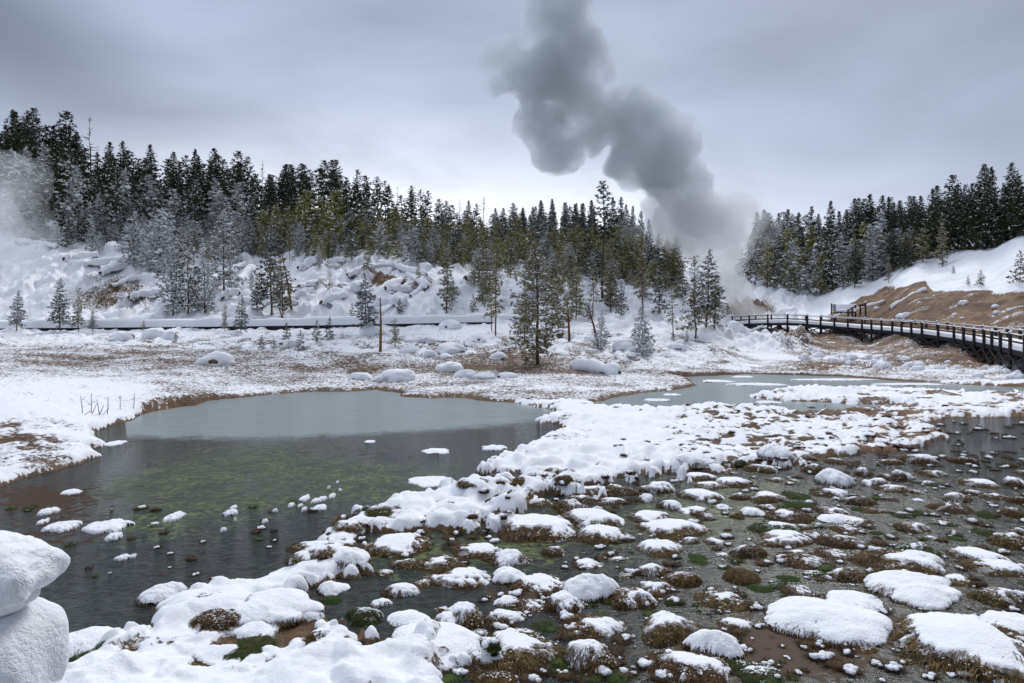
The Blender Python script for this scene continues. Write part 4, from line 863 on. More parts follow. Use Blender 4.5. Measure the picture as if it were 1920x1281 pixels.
def forest():
    """the rest of the wood: several hundred trees behind the ones that can be told apart"""
    Vs = []; F4 = []; F3 = []; m4 = []; m3 = []; off = 0; mats_ = [M['needle'], M['olive'], M['grey'], M['fsnow'], M['bark']]
    def arr(me):
        v = np.empty(len(me.vertices)*3, np.float32); me.vertices.foreach_get('co', v); ls = np.empty(len(me.loops), np.int32); me.loops.foreach_get('vertex_index', ls); ns = np.empty(len(me.polygons), np.int32); me.polygons.foreach_get('loop_total', ns)
        st = np.concatenate([[0], np.cumsum(ns)[:-1]]); q = ls[(st[ns == 4])[:, None]+np.arange(4)]; t_ = ls[(st[ns == 3])[:, None]+np.arange(3)]; return v.reshape(-1, 3), q, t_
    cache = {k: [[(arr(p_[n_]), mi) for n_, mi in (('crown', {'dark': 0, 'mist': 0, 'frost': 2, 'olive': 1}[k]), ('snow', 3), ('trunk', 4)) if p_[n_]] for p_ in lst] for k, lst in FAR.items()}
    q_ = random.Random(21)
    def put(px, d, hgt, kind):
        nonlocal off
        parts = q_.choice(cache[kind]); a_ = q_.uniform(0, 6.28); ca, sa = math.cos(a_), math.sin(a_); sz_ = hgt/13; sw_ = sz_**.6*.95*q_.uniform(.85, 1.15)
        x0, y0, z0 = (px-960)/FPX*d*S, d*S, ground_z(px, d)-.1
        for (v, f4, f3), mi in parts:
            w_ = np.stack([(v[:, 0]*ca-v[:, 1]*sa)*sw_+x0, (v[:, 0]*sa+v[:, 1]*ca)*sw_+y0, v[:, 2]*sz_+z0], -1); Vs.append(w_)
            F4.append(f4+off); m4.append(np.full(len(f4), mi)); F3.append(f3+off); m3.append(np.full(len(f3), mi)); off += len(v)
    def top_to(px, d, top, kind): put(px, d, max(P(px, top, d)[2]-ground_z(px, d), 3.5), kind)
    for rank, (dd, n_, lo, hi) in enumerate([(9, 84, 6, 34), (-8, 90, 24, 60), (-16, 90, 44, 84)]):
        for i in range(n_):
            px = -60+i/(n_-1)*2040+q_.uniform(-9, 9)
            if 1265 < px < 1392: continue
            top = float(np.interp(px, SX, SY))+q_.uniform(lo, hi)
            if px > 1400: top = min(top, float(np.interp(px, [1400, 1500, 1600, 1700, 1800, 1920], [480, 470, 470, 450, 420, 405])))
            kd = ('dark' if px < 900 else 'mist') if px < 1300 else ('mist' if px < 1560 and q_.random() < .6 else 'dark')
            if rank >= 1 and 1380 < px < 1720: kd = q_.choice(['frost', 'mist', 'frost', 'olive'])
            if rank == 2 and px < 1300: kd = q_.choice(['frost', 'mist'] if px < 480 else ['olive', 'mist', 'olive'])
            d_ = ridge_d(px)+dd+q_.uniform(-3, 3)
            if px > 1400 and rank: d_ = max(d_, float(np.interp(px, [1400, 1600, 1750, 1920], [98, 92, 84, 76])))
            top_to(px, d_, top, kd)
    for i in range(170):     # thick young growth on the slope
        px = -60+i/169*1330+q_.uniform(-6, 6); row = i % 3
        d_ = float(np.interp(px, [0, 250, 500, 700, 960, 1250], [86, 84, 83, 80, 77, 77]))+row*3.5+q_.uniform(-1.5, 1.5)
        top = float(np.interp(px, [0, 130, 300, 450, 600, 800, 950, 1100, 1250], [366, 372, 380, 385, 392, 405, 418, 424, 446]))+(24, 10, -4)[row]+q_.uniform(-10, 14)
        top_to(px, d_, top, q_.choice(['frost', 'frost', 'mist']) if px < 480 else q_.choice(['olive', 'frost', 'mist', 'olive']) if px < 760 else q_.choice(['olive', 'olive', 'mist']))
    for i in range(120):     # fringe of small frosted trees along the foot of the wood
        px = -40+i/119*1300+q_.uniform(-6, 6); d_ = float(np.interp(px, [0, 250, 500, 700, 960, 1250], [77, 72, 72, 70, 70, 70]))+q_.uniform(-1.5, 7)
        put(px, d_, q_.uniform(2.2, 4.8), q_.choice(['frost', 'frost', 'mist']) if px < 560 else q_.choice(['frost', 'olive', 'olive', 'mist']))
    me = mesh_np('forest', np.concatenate(Vs), [np.concatenate(F4), np.concatenate(F3)], mats_, False, np.concatenate([np.concatenate(m4), np.concatenate(m3)]))
    link('forest', me, kind='stuff', label='dense far wood of snowy conifers filling the ridge behind the separate trees', cat='forest')
forest()
# individual trees
def T(px, base, top, kind, label, **k): return tree_px(px, base, top, kind, label=label, **k)
T(30,622,545,'near','lone small dark pine at the left edge in front of the snowy boardwalk', var=1)
T(112,622,522,'near','taller dark pine of the left clump in front of the snowy boardwalk', var=1)
T(148,622,540,'near','middle slender pine of the left clump before the boardwalk', var=2)
T(174,622,580,'near','shortest pine on the right of the left clump before the boardwalk', var=1)
T(325,588,456,'frost','tall frosted pine on the left of the big snowy trio above the boardwalk', var=2, dmin=50)
T(352,590,440,'frost','tallest frosted pine in the middle of the big snowy trio above the boardwalk', var=0, dmin=50)
T(385,586,470,'frost','frosted pine on the right of the big snowy trio above the boardwalk', var=3, dmin=50)
T(420,545,395,'frost','tall ragged frosted pine on the slope right of the snowy trio', var=1, dmin=50)
T(252,500,400,'white','white snow-plastered pine on the left slope, left of a similar larger one', dmin=50)
T(298,512,392,'white','largest white snow-plastered pine on the left slope', dmin=50)
T(175,480,410,'frost','snow-clotted pine right of the left steam cloud', dmin=50)
T(422,622,570,'near','little dark pine left of the larger pine in front of the boardwalk middle', var=2)
T(450,627,553,'near','dark pine with snowy boughs directly in front of the white boardwalk', var=1)
T(483,592,525,'green','small pine just behind the boardwalk left of the tall ragged one', dmin=50)
T(510,592,425,'near','tall ragged dark pine behind the boardwalk, left of a leaning pole', var=1, dmin=50)
T(530,590,480,'olive','slim olive pine behind the boardwalk beside a leaning pole', var=1, dmin=50)
T(689,630,515,'near','dark pine with snowy boughs standing in front of the boardwalk near a bare pole', var=1)
T(838,588,455,'near','olive-brown pine on the bare slope above the middle boardwalk', var=0, dmin=50)
T(740,652,598,'near','low bushy pine right of the bare pole in front of the boardwalk', var=2, wide=1.3)
T(930,632,480,'wisp','sparse pine with bare orange trunk left of the big central pine', var=0)
T(922,622,520,'wisp','thin second stem with few branches just left of the sparse orange-trunked pine', var=1)
T(1005,684,452,'big','largest central pine with yellow-brown needles and a snowy skirt', var=0, wide=.92)
T(985,640,520,'near','pine with brownish boughs close behind the largest central pine', var=2)
T(1045,625,500,'olive','olive pine just right of the largest central pine')
T(888,585,552,'sap','tiny sapling on the open snow slope above the boardwalk', dmin=50)
T(1125,655,580,'frost','small snow-clotted pine right of the leaning red trunk', var=1)
T(1207,662,575,'white','hunched snow-plastered pine in front of the thin tall trees', var=0, lean=-.08)
T(1206,600,440,'wisp','thin tall brown pine rising behind the hunched snow-plastered pine', var=0)
T(1262,632,535,'wisp','thin crooked near-bare pine on the snow flat right of centre', var=1)
T(1305,636,480,'near','orange-trunked pine at the left of the cluster by the bridge', var=2)
T(1322,616,468,'near','tallest dark pine of the cluster beside the bridge', var=1, wide=1.1)
T(1340,618,520,'near','green pine on the right of the cluster beside the bridge', var=0, wide=1.2)
T(1128,560,343,'pole','very tall pine with a long bare trunk above the central forest', var=0, dmin=60)
T(1166,592,525,'green','green pine behind the flat right of the central pines')
T(1080,600,500,'olive','olive pine at the foot of the slope right of the central pine')
T(1145,585,490,'olive','olive pine at the foot of the slope left of the thin tall tree')
T(1235,590,500,'green','snow-laden green pine at the foot of the slope near the plume')
T(1767,500,412,'near','lone dark pine on the open snow of the right hill', var=0, dmin=50)
T(1666,530,478,'near','small snow-clumped pine at the lower edge of the right wood', var=2, dmin=50)
for (px, base, top) in [(538,645,605),(564,656,618),(595,640,600),(617,638,595),(491,656,628),(513,656,636),(1288,642,620),(1262,640,622),(1270,560,520),(660,600,570),(750,588,560),(970,600,560),(1105,600,560),(1190,640,610),(1838,536,508),(1815,534,516),(1788,512,498),(1912,530,470),(870,652,640),(330,640,622),(270,618,600)]:
    tree_px(px, base, top, 'sap', 'small pine sapling poking out of the snow', group='pine saplings in the snow', name='pine_sapling')['category'] = 'sapling'
rs_ = random.Random(12)
G5 = 'pines scattered at the foot of the central slope'
for i in range(26):
    px = rs_.uniform(820, 1290); base = rs_.uniform(505, 590)
    d = ground_at(px, base, 50)
    tree(px, d, rs_.uniform(45, 100)/FPX*d*S, rs_.choice(['olive', 'olive', 'green', 'frost', 'wisp']), 'pine scattered at the foot of the central slope', group=G5)
for i in range(30):
    px = rs_.uniform(140, 860); base = rs_.uniform(478, 560) if i % 2 else rs_.uniform(478, 505); d = ground_at(px, base, 50)
    tree(px, d, rs_.uniform(35, 80)/FPX*d*S, rs_.choice(['frost', 'frost', 'wisp', 'olive']), 'slender ragged snow-dusted pine on the open snow slope', wide=.72, group='pines at the top of the open snow slope')

def pole_tree(px0, py0, px1, py1, label, nb=10):
    d = ground_at(px0, py0, 20); a = P(px0, py0, d); q = P(px1, py1, d); mb = MB(); mb.tube([a-np.array((0, 0, .4)), a+(q-a)*.5+np.array((.05, 0, 0)), q], [.13, .09, .04], 8, .05)
    e = link('dead_tree', None, label=label, cat='dead tree'); link('trunk', mb.mesh('trunk', [M['redbark']], True), e); m2 = MB()
    for i in range(nb):
        t_ = random.uniform(.3, .97); o = a+(q-a)*t_; az_ = random.uniform(0, 6.28); l_ = random.uniform(.3, .9); m2.tube([o, o+np.array((math.cos(az_), math.sin(az_), .3))*l_*.6, o+np.array((math.cos(az_), math.sin(az_), .1))*l_], [.03, .02, .008], 4)
    link('branches', m2.mesh('branches', [M['bark']], True), e)
pole_tree(713,660,713,558,'straight bare orange pole standing alone in front of the boardwalk')
pole_tree(548,580,528,475,'dark red bare trunk leaning left behind the boardwalk', 14)
pole_tree(534,612,522,575,'short broken leaning trunk crossing the edge of the white boardwalk', 3)
pole_tree(1124,652,1100,568,'leaning reddish bare trunk left of the small snow-clotted pine')
pole_tree(1068,640,1062,560,'thin bare pole in the snow right of the central pine')

# ------------------------------------------------------------------ logs and boulders
def snow_log(a, q, rad, stemtxt, px, label=None, snow=1.0, name='fallen_log', segs=14):
    """a, q world points on the ground; log with a pillow of snow along its top"""
    a = np.array(a); q = np.array(q); e = link(name, None, cat='fallen log', group='snow-covered fallen logs'); mid = (a+q)/2; e.location = mid
    a = a-mid; q = q-mid; t_ = np.linspace(0, 1, segs)[:, None]; pts = a+(q-a)*t_+np.array((0, 0, 1))*rad*.6+rng.normal(0, rad*.12, (segs, 3)); pts[:, 2] += rad*(.5*np.sin(t_[:, 0]*math.pi)-.35); pts[:, :2] += (np.sin(t_*4+rad*30)*rad*.7)
    mb = MB(); mb.tube(pts, rad*(1-.4*t_[:, 0]), 9, .06); link('trunk', mb.mesh('log', [M['log']], True), e)
    n = 12; V = []; dirv = (q-a)/np.linalg.norm(q-a); sidev = np.cross(dirv, (0, 0, 1.)); sidev /= np.linalg.norm(sidev); T_ = segs*3
    tt = np.linspace(-.02, 1.02, T_); sdn = random.randint(0, 999)
    for i, u_ in enumerate(tt):
        c_ = np.array([np.interp(u_, t_[:, 0], pts[:, j]) for j in range(3)])
        w_ = rad*(1.65+.75*vn(u_*7, 0.5, s=sdn))*snow*max(.02, min(1, min(u_+.025, 1.025-u_)*14))**.5; h_ = w_*(1.0+.25*float(vn(u_*7, 3.5, s=sdn)))
        for k_ in range(n):
            an = math.pi*(k_/(n-1)*1.5-.25); V.append(c_+sidev*math.cos(an)*w_+np.array((0, 0, 1))*(math.sin(an)*h_+rad*.15))
    V = np.array(V); i_ = np.arange(T_*n).reshape(T_, n); f = np.stack([i_[:-1, :-1], i_[:-1, 1:], i_[1:, 1:], i_[1:, :-1]], -1).reshape(-1, 4)
    link('snow_cover', mesh_np('snow_cover', V, f, [M['snow']]), e)
    if label: e['label'] = label
    else: LAB.append((e, px, stemtxt, place_words(px, 0)))
    return e
def gp(px, py, dmin=20):
    d = ground_at(px, py, dmin); q = P(px, py, d); q[2] = ground_z(px, d)+.05; return q
LOGS = [(648,520,700,512),(690,505,740,500),(735,505,800,522),(640,560,680,540),(700,560,752,530),(760,520,806,540),(770,560,800,530),(560,540,612,530),(540,565,590,548),(610,500,660,490),(440,545,475,505),(425,520,462,498),(410,560,450,552),(480,560,560,572),(600,575,650,560),(690,580,760,572),(660,540,700,556),(720,545,770,548),(560,505,600,490),(820,560,860,545),(900,560,960,575),(960,560,1010,545),(150,500,260,492),(190,520,235,500),(120,490,180,480),(240,565,300,555),(205,540,260,530),(30,455,110,470),(300,575,390,580),(870,530,930,520),(1040,600,1090,590)]
for (x0, y0, x1, y1) in LOGS:
    snow_log(gp(x0, y0, 50), gp(x1, y1, 50), random.uniform(.20, .34), 'snow-covered fallen log on the open slope', (x0+x1)/2)
snow_log(gp(1072,690), gp(1165,702), .24, '', 0, label='thick snow-covered log with a dark hollow end right of the central pine')
snow_log(gp(1560,598+0,64), gp(1660,566,60), .2, '', 0, label='snow-covered log lying on brown earth behind the boardwalk stairs', snow=.8)
snow_log(gp(1668,582,50), gp(1738,546,50), .26, '', 0, label='long snowy log slanting down the bare ochre hillside', snow=.95)
o = snow_log(P(1792,425,84), P(1826,463,79), .15, '', 0, label='bare trunk leaning down out of the right-hand wood onto the snow', snow=.55)
def boulder(px, base, wpx, hpx, stemtxt, name='snowy_boulder', label=None, snowc=1.0, seed=None, dmin=20):
    d = ground_at(px, base, dmin); Wd = wpx/FPX*d*S/2; Hh = hpx/FPX*d*S; q = P(px, base, d); z0 = ground_z(px, d)
    sd_ = seed or random.randint(1, 9999)
    e = link(name, None, cat='boulder', group='snow-capped boulders'); e.location = (q[0], q[1]+Wd*.5, z0-.05)
    v, f = ICO[4]; v = v.copy(); v *= (1+.22*fbm(v[:, 0]*1.4+sd_, v[:, 1]*1.4, v[:, 2]*1.4, o=3, s=sd_))[:, None]
    link('rock', mesh_np('rock', v*np.array((Wd*.86, Wd*.62, Hh*.55))+np.array((0, 0, Hh*.2)), f, [M['rock']]), e)
    v2, f2 = ICO[4]; v2 = v2.copy(); n = fbm(v2[:, 0]*1.1+sd_, v2[:, 1]*1.1, v2[:, 2]*1.1, o=3, s=sd_+5); v2 *= (1+.38*n)[:, None]; cut = -.8; v2[:, 2] = np.where(v2[:, 2] < cut, cut+(v2[:, 2]-cut)*.15, v2[:, 2])
    link('snow_cap', mesh_np('snow_cap', v2*np.array((Wd*1.03, Wd*.8, Hh*.72))+np.array((0, 0, Hh*.22)), f2, [M['snow']]), e)
    if label: e['label'] = label
    else: LAB.append((e, px, stemtxt, place_words(px, 0)))
for q in [(675,714,38,18,'smaller snow-capped boulder left of a bigger one at the pond shore'),(746,718,66,25,'wide snow-capped boulder on the far pond shore'),(712,716,30,12,'low snowy hump between the two shore boulders'),(845,697,52,22,'pointed snow mound on brown ground behind the far shore'),(872,708,40,16,'snowy hump at the left of a chain of humps by the shore'),(910,710,44,12,'snowy hump in the middle of the chain of humps'),(950,708,40,12,'snowy hump at the right of the chain of humps'),(843,664,56,20,'broad smooth snow boulder on the flat in front of the boardwalk'),(805,670,26,15,'small round snow-capped rock left of the broad snow boulder'),(833,672,30,10,'low snowy rock in front of the broad snow boulder'),(843,618,42,17,'snow cap rising just in front of the boardwalk'),(935,676,34,14,'snow-capped rock left of the large central pine'),(1185,697,18,9,'tiny snow-capped rock at the right end of the shore flat'),(400,686,70,26,'large low snow heap on the left flat'),(228,640,40,20,'snow heap in front of the left boardwalk'),(285,634,44,24,'snow-laden bush heap in front of the left boardwalk'),(318,637,36,20,'smaller snow-laden heap right of the bush heap'),(1380,624,36,20,'snow heap beside the left end of the bridge')]:
    boulder(q[0], q[1], q[2], q[3], '', label=q[4])
for i in range(24):
    px = rs_.uniform(430, 1300); py = rs_.uniform(622, 668); w_ = rs_.uniform(16, 42)
    boulder(px, py, w_, w_*rs_.uniform(.35, .5), 'rounded snow-capped rock on the flat below the boardwalk')
for i in range(40):
    px = rs_.uniform(1500, 1915); py = float(np.interp(px, [1500, 1700, 1915], [650, 668, 690]))+rs_.uniform(4, 26); w_ = rs_.uniform(8, 26)
    boulder(px, py, w_, w_*.5, 'small snow-topped stone on the brown bank below the right boardwalk')
for i in range(11):
    px = rs_.uniform(1640, 1915); py = rs_.uniform(562, 600); w_ = rs_.uniform(6, 20)
    boulder(px, py, w_, w_*.5, 'small snow-topped stone on the ochre hillside', dmin=45)
for i in range(12):
    px = rs_.uniform(440, 1330); py = rs_.uniform(500, 588); w_ = rs_.uniform(16, 32)
    boulder(px, py, w_, w_*rs_.uniform(.4, .6), 'rounded snow-capped rock on the open slope', dmin=52)

# ------------------------------------------------------------------ boardwalks
def polyline_points(pts, step):
    pts = np.array(pts); seg = np.linalg.norm(np.diff(pts, axis=0), axis=1); cum = np.concatenate([[0], np.cumsum(seg)]); n = max(2, int(round(cum[-1]/step))+1)
    s = np.linspace(0, cum[-1], n); return np.stack([np.interp(s, cum, pts[:, j]) for j in range(3)], -1)
def strip(path, nrm, w0, w1, z0, z1, sub=1, amp=0, seed=0):
    """box-section ribbon following path between lateral offsets w0..w1 and heights z0..z1"""
    n = len(path); V = []
    prof = [(w0, z0), (w0, z1), (w1, z1), (w1, z0)]
    for (a, z) in prof: V.append(path+nrm*a+np.array((0, 0, z)))
    V = np.stack(V, 1).reshape(-1, 3); i = np.arange(n-1)[:, None]*4; F = []
    for k_ in range(4): F.append(np.stack([i[:, 0]+k_, i[:, 0]+(k_+1) % 4, i[:, 0]+4+(k_+1) % 4, i[:, 0]+4+k_], -1))
    F.append(np.array([[0, 3, 2, 1], [(n-1)*4, (n-1)*4+1, (n-1)*4+2, (n-1)*4+3]])); return V, np.concatenate(F)
def snow_ribbon(path, nrm, w0, w1, z0, th, seed, n=14, over=.06, amp=.12):
    m = len(path); V = []; a = np.linspace(0, 1, n)
    cum = np.concatenate([[0], np.cumsum(np.linalg.norm(np.diff(path, axis=0), axis=1))])
    for k_ in range(n):
        t_ = a[k_]; an = math.pi*t_
        lat = w0-over+(w1-w0+2*over)*(.5-.5*np.sign(math.cos(an))*abs(math.cos(an))**.45); hh_ = th*abs(math.sin(an))**.35 if 0 < k_ < n-1 else 0
        V.append(path+nrm*(lat+.05*vn(cum*.9, 1.5+k_*.1, s=seed))[:, None]+np.array((0, 0, 1))*(z0+hh_*(1+amp*vn(cum*.5, .5+t_, s=seed+2)+amp*.6*vn(cum*1.7, .5, s=seed+4)))[:, None])
    V = np.stack(V, 1).reshape(-1, 3); i = np.arange(m*n).reshape(m, n)
    f = np.stack([i[:-1, :-1], i[1:, :-1], i[1:, 1:], i[:-1, 1:]], -1).reshape(-1, 4)
    caps = np.array([[0, *range(n-1, 0, -1)]]), np.array([[(m-1)*n+k_ for k_ in range(n)]])
    return V, f, caps
def normals(path):
    t_ = np.gradient(path, axis=0); t_[:, 2] = 0; t_ /= np.linalg.norm(t_, axis=1)[:, None]; return np.stack([-t_[:, 1], t_[:, 0], np.zeros(len(t_))], -1)
# right-hand railed boardwalk: the photo row of its handrail at each column, with depth
RW = [(2060,660,29),(1990,643,31.5),(1919,629,35),(1895,625,36.7),(1843,618,42.5),(1786,611.5,48),(1734,605.5,51),(1676,602,57),(1617,599,63),(1556,595,67.5),(1514,592,70.5)]
BR = [(1514,592,70.5),(1470,590,71.2),(1422,591,72.5),(1384,593,74),(1345,596,76)]
def railed_walk(ctrl, name, label, cat, brace, step=2.6, under=True, far_side=+1):
    rail = np.array([P(*c) for c in ctrl]); rail = polyline_points(rail, step); nr_ = normals(rail)
    if far_side*nr_[len(nr_)//2][1]+0 < 0 and abs(nr_[len(nr_)//2][1]) > .5: nr_ = -nr_
    if name == 'boardwalk' and nr_[2][0] < 0: nr_ = -nr_
    e = link(name, None, label=label, cat=cat); e.location = (0, 0, 0)
    RH = 1.12; deck = rail-np.array((0, 0, RH)); Wd = 2.3
    V, F = strip(deck, nr_, 0.02, Wd, -.06, 0); link('deck', mesh_np('deck', V, F, [M['wood']], False), e)
    V, F = strip(deck, nr_, -.05, .015, -.36, -.02); V2, F2 = strip(deck, nr_, Wd-.05, Wd+.02, -.36, -.065)
    link('fascia', mesh_np('fascia', np.concatenate([V, V2]), np.concatenate([F, F2+len(V)]), [M['wood']], False), e)
    fine = polyline_points(deck, .5); V, F, cp = snow_ribbon(fine, normals(fine)*(1 if (normals(fine)[5]@nr_[2]) > 0 else -1), .06, Wd-.08, .0, .42, 5)
    link('snow_cover', mesh_np('snow_cover', V, F, [M['snow']]), e)
    for side in (0, 1):
        off = -.10 if side == 0 else Wd+.06
        a = rail+nr_*off
        V, F = strip(a, nr_, -.09, .09, -.05, 0); link('handrail', mesh_np('handrail', V, F, [M['rail']], False), e)
        V, F = strip(a, nr_, .045, .085, -.62, -.48); link('lower_rail', mesh_np('lower_rail', V, F, [M['rail']], False), e)
        V, F, cp = snow_ribbon(polyline_points(a, .4), nr_[0:1]*0+normals(polyline_points(a, .4)), -.05, .05, .0, .05, 9+side, 7, .02, .5)
        link('rail_snow', mesh_np('rail_snow', V, F, [M['snow']]), e)
        for i, q in enumerate(a):
            gz = gz_xy(q[0], q[1])-.2; mb = MB(); mb.beam((q[0], q[1], gz), (q[0], q[1], q[2]+.07), .17, .17); po = link('post', mb.mesh('post', [M['wood']]), e)
            v_, f_ = lump((q[0], q[1], q[2]+.10), (.11, .11, .08), i, .1, 2); link('post_snow', mesh_np('post_snow', v_, f_, [M['fsnow']]), po)
        if brace:
            for i in range(len(a)-1):
                p0, p1 = a[i], a[i+1]; zt0, zt1 = p0[2]-RH-.38, p1[2]-RH-.38; g0, g1_ = max(gz_xy(p0[0], p0[1])+.15, zt0-2.2), max(gz_xy(p1[0], p1[1])+.15, zt1-2.2)
                if zt0-g0 < .35: continue
                mb = MB(); o_ = nr_[i]*(.085 if side else -.085)
                mb.beam(np.array((p0[0], p0[1], zt0))+o_, np.array((p1[0], p1[1], g1_))+o_, .05, .13); o2 = o_*1.65
                mb.beam(np.array((p0[0], p0[1], g0))+o2, np.array((p1[0], p1[1], zt1))+o2, .05, .13)
                link('cross_brace', mb.mesh('cross_brace', [M['wood']]), e)
    mb = MB()
    for i in range(len(rail)):
        q = deck[i]; mb.beam(q-nr_[i]*.3+np.array((0, 0, -.47)), q+nr_[i]*(Wd+.3)+np.array((0, 0, -.47)), .14, .2)
    link('bearers', mb.mesh('bearers', [M['wood']]), e)
    return e
railed_walk(RW, 'boardwalk', 'railed timber boardwalk on cross-braced stilts curving along the brown bank at right', 'boardwalk', True)
railed_walk(BR, 'footbridge', 'short railed footbridge with snowy rails crossing in front of the steaming vent', 'footbridge', False)
# diagonal debris below the bridge
for (x0, y0, x1, y1, lb) in [(1385,612,1450,636,'broken snowy beam slanting down under the left end of the bridge'),(1396,628,1430,612,'short crossed beam under the left end of the bridge')]:
    snow_log(P(x0, y0, 70), P(x1, y1, 66), .12, '', 0, label=lb, snow=.8, name='fallen_beam')

# long low boardwalk buried in snow
LW = [(-120,602,49),(40,600,49.5),(200,599,50),(420,597,50),(600,595,50.3),(760,592,50.6),(900,589,51),(1000,590,52),(1075,593,53)]
def low_walk(ctrl, label):
    path = polyline_points([P(*c) for c in ctrl], .6); nr_ = normals(path); 
    if nr_[0][1] < 0: nr_ = -nr_
    e = link('boardwalk', None, label=label, cat='boardwalk')
    base = path-np.array((0, 0, .78))
    V, F = strip(base, nr_, .05, 2.3, -.08, -.005); link('deck', mesh_np('deck', V, F, [M['wood']], False), e)
    V, F = strip(base, nr_, -.02, .045, -.42, -.01); link('fascia', mesh_np('fascia', V, F, [M['wood']], False), e)
    V, F, c_ = snow_ribbon(path, nr_, -.02, 2.3, -.80, .82, 3, 18, .16, .11); link('snow_cover', mesh_np('snow_cover', V, F, [M['snow']]), e)
    V, F = strip(path, nr_, 2.5, 2.62, -.10, .0); link('kerb_rail', mesh_np('kerb_rail', V, F, [M['rail']], False), e)
    V, F, c_ = snow_ribbon(path, nr_, 2.5, 2.62, .0, .06, 13, 7, .02, .5); link('rail_snow', mesh_np('rail_snow', V, F, [M['snow']]), e)
    for i in range(0, len(path), 5):
        q = path[i]+nr_[i]*.12; gz = gz_xy(q[0], q[1])-.2; mb = MB(); mb.beam((q[0], q[1], min(gz, q[2]-1.3)), (q[0], q[1], q[2]-.86), .14, .14); link('post', mb.mesh('post', [M['wood']]), e)
low_walk(LW, 'long low boardwalk buried under a thick white slab of snow across the left and middle')
low_walk([(1215,600,57),(1250,600,58),(1300,600,60),(1345,600,62)], 'short stretch of snow-buried boardwalk leading up to the bridge')

# stairs with railings and a sign behind the boardwalk
def stairs():
    d = 72; e = link('stairway', None, label='small snow-covered stairway with dark railings behind the boardwalk on the brown bank', cat='stairway')
    L_, R_ = 1562, 1606
    def Q(px, py, dd=d): return P(px, py, dd)
    mb = MB()
    for i in range(4):
        a = Q(L_+2, 586-i*3.4, 70+i*.7); b_ = Q(R_-4, 586-i*3.4, 70+i*.7); mb.beam(a, b_, 1.0, .12)
    link('steps', mb.mesh('steps', [M['wood']]), e)
    for i in range(4):
        a = Q(L_+2, 584-i*3.4, 70+i*.7); b_ = Q(R_-4, 584-i*3.4, 70+i*.7); pth = polyline_points([a, b_], .4); V, F, c_ = snow_ribbon(pth, normals(pth), -.5, .5, -.02, .25, 21+i, 10, .04, .15)
        link('step_snow', mesh_np('step_snow', V, F, [M['snow']]), e)
    for (px, top, bot, dd) in [(1559,569,584,74),(1577,570,583,74),(1594,570,584,74),(1604,572,592,71),(1598,576,594,69.5),(1590,580,596,69)]:
        mb = MB(); mb.beam(Q(px, bot+6, dd), Q(px, top, dd), .14, .14); link('post', mb.mesh('post', [M['wood']]), e)
    for (p0, p1) in [((1577,572,74),(1604,573,74)),((1604,574,71),(1590,582,69)),((1604,581,71),(1590,589,69))]:
        mb = MB(); mb.beam(Q(*p0), Q(*p1), .08, .14); link('handrail', mb.mesh('handrail', [M['rail']]), e)
    s = link('trail_sign', None, label='brown trail sign board on two dark posts right of the stairway', cat='sign')
    for px, t_ in ((1613, 573), (1623, 568)):
        mb = MB(); mb.beam(Q(px, 592, 71), Q(px, t_, 71), .16, .16); link('post', mb.mesh('post', [M['wood']]), s)
    mb = MB(); mb.beam(Q(1610, 573, 70.8), Q(1624, 572, 70.8), .06, .35); link('board', mb.mesh('board', [M['rail']]), s)
    v_, f_ = lump(Q(1623, 566, 71), (.2, .2, .14), 3, .1, 3); link('snow_cap', mesh_np('snow_cap', v_, f_, [M['fsnow']]), s)
stairs()

# ------------------------------------------------------------------ steam
def steam(name, circles, d, dens, colour, label, vox=.9, disp=1.4, erode=.5, nscale=.16, aniso=0.0, thick=1.0, soft=.12):
    V = []; F = []; off = 0; iv, jf = ICO[5]; k_ = 1/(disp*3.0)
    for i, (px, py, r) in enumerate(circles):
        dd = d+(r*.006)*((i % 3)-1)*3
        c_ = P(px, py, dd); rw = r/FPX*dd*S; v = iv*np.array((rw, rw*thick, rw))+c_
        h = 1-np.abs(fbm(v[:, 0]*k_, v[:, 1]*k_, v[:, 2]*k_, o=3, s=7))*1.6; h2 = fbm(v[:, 0]*k_*3.1, v[:, 1]*k_*3.1, v[:, 2]*k_*3.1, o=4, s=17, g=.62)
        v = v+iv*((h-.6)*disp*1.1+h2*disp*.85)[:, None]*min(1, rw/3.0); V.append(v); F.append(jf+off); off += len(v)
    me = mesh_np(name, np.concatenate(V), np.concatenate(F)); o = link(name, me, cat='steam', label=label, kind='stuff')
    md = o.modifiers.new('union', 'REMESH'); md.mode = 'VOXEL'; md.voxel_size = vox; md.use_smooth_shade = True
    dg = bpy.context.evaluated_depsgraph_get(); ev = o.evaluated_get(dg); m2 = bpy.data.meshes.new_from_object(ev); o.modifiers.clear(); o.data = m2
    m = bpy.data.materials.new(name+'_volume'); m.use_nodes = True; b_ = NB(m); b_.n.clear(); out = b_.new('ShaderNodeOutputMaterial'); pv = b_.new('ShaderNodeVolumePrincipled'); b_.l.new(pv.outputs[0], out.inputs['Volume'])
    pv.inputs['Color'].default_value = (*colour, 1); pv.inputs['Anisotropy'].default_value = aniso
    nz_ = b_.noise(nscale, 5, .6, vec=b_.pos()); b_.put(pv.inputs['Density'], b_.math('MULTIPLY', b_.step(nz_, erode-soft, erode+soft), dens))
    m2.materials.clear(); m2.materials.append(m)
    try: m.cycles.volume_step_rate = 1.0
    except Exception: pass
    return o
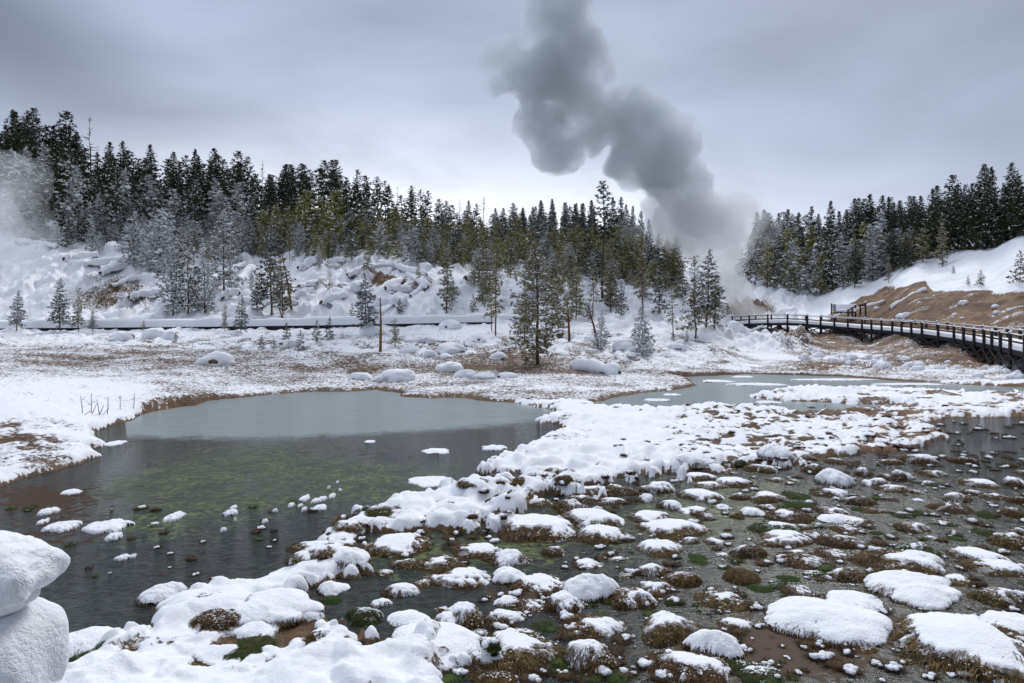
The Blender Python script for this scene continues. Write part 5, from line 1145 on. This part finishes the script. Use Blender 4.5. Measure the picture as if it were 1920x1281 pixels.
steam('steam_plume', [(1318,398,46),(1285,372,52),(1250,338,60),(1190,300,52),(1245,292,54),(1215,240,66),(1252,240,46),(1160,222,50),(1105,228,54),(1045,285,48),(1015,240,48),(1060,168,66),(1000,140,62),(948,130,44),(1060,84,64),(1040,32,58),(1100,120,46),(1066,-24,52)], 80, .34, (.775, .825, .86), 'tall blue-grey steam plume billowing up and leaning left above the ridge', disp=2.6, erode=.44, nscale=.15, soft=.12, vox=.5)  # upper steam; its shaded look is put into the darker albedo
steam('steam_column', [(1415,592,20),(1398,586,26),(1385,566,28),(1374,542,32),(1362,512,38),(1350,480,46),(1335,445,62),(1378,415,48),(1280,425,54),(1255,400,44),(1320,405,54),(1440,600,16)], 77, .22, (.95, .96, .97), 'pale white steam rising from the vent behind the footbridge', disp=2.0, erode=.40, nscale=.2, soft=.2, vox=.5)  # same steam as the plume; its lighter, lit look is painted into the colour
PLW = [(1418,585,34),(1385,555,48),(1350,495,64),(1380,430,66),(1290,430,80),(1220,440,50),(1360,385,56),(1215,300,78),(1160,160,84),(1080,240,76),(1140,90,60),(1000,140,76),(1060,60,80)]
steam('steam_wisps', PLW, 80, .04, (.86, .89, .92), 'thin ragged steam round the edges of the plume', disp=3.0, erode=.52, nscale=.13)
steam('steam_cloud', [(-30,560,80),(30,530,62),(-10,480,70),(20,400,60),(-20,330,60),(60,440,44),(50,340,40),(20,600,30),(-60,420,80),(70,560,50),(90,590,30)], 66, .12, (.93, .95, .97), 'pale thin steam drifting up at the left edge over the slope', disp=1.5, erode=.46, nscale=.12, soft=.25)
steam('water_steam', [(1300,692,14),(1340,690,16),(1390,688,18),(1440,690,18),(1490,690,16),(1540,692,12),(1250,694,10),(1460,676,14)], 42, .06, (.93, .95, .97), 'thin steam drifting low over the hot far water', vox=.3, disp=.4, erode=.47, nscale=.6)

# ------------------------------------------------------------------ labels that single things out
from collections import defaultdict
ORD = ['first', 'second', 'third', 'fourth', 'fifth', 'sixth', 'seventh', 'eighth', 'ninth', 'tenth', 'eleventh', 'twelfth', 'thirteenth', 'fourteenth', 'fifteenth', 'sixteenth', 'seventeenth', 'eighteenth', 'nineteenth', 'twentieth']
by = defaultdict(list)
for (o, px, s_, pw) in LAB: by[s_].append((px, o, pw))
for s_, lst in by.items():
    lst.sort(key=lambda q: q[0]); n = len(lst)
    for i, (px, o, pw) in enumerate(lst):
        if n == 1: o['label'] = s_
        elif n == 2: o['label'] = ('left-hand ' if i == 0 else 'right-hand ')+s_
        elif i == 0: o['label'] = ('leftmost ' if len(s_.split()) < 16 else '')+s_
        elif i == n-1: o['label'] = 'rightmost '+s_
        elif i <= n//2 or n-1-i >= 20: 
            o['label'] = s_+', '+(ORD[i] if i < 20 else str(i+1)+'th')+' from left'
        else: o['label'] = s_+', '+ORD[n-1-i]+' from right'
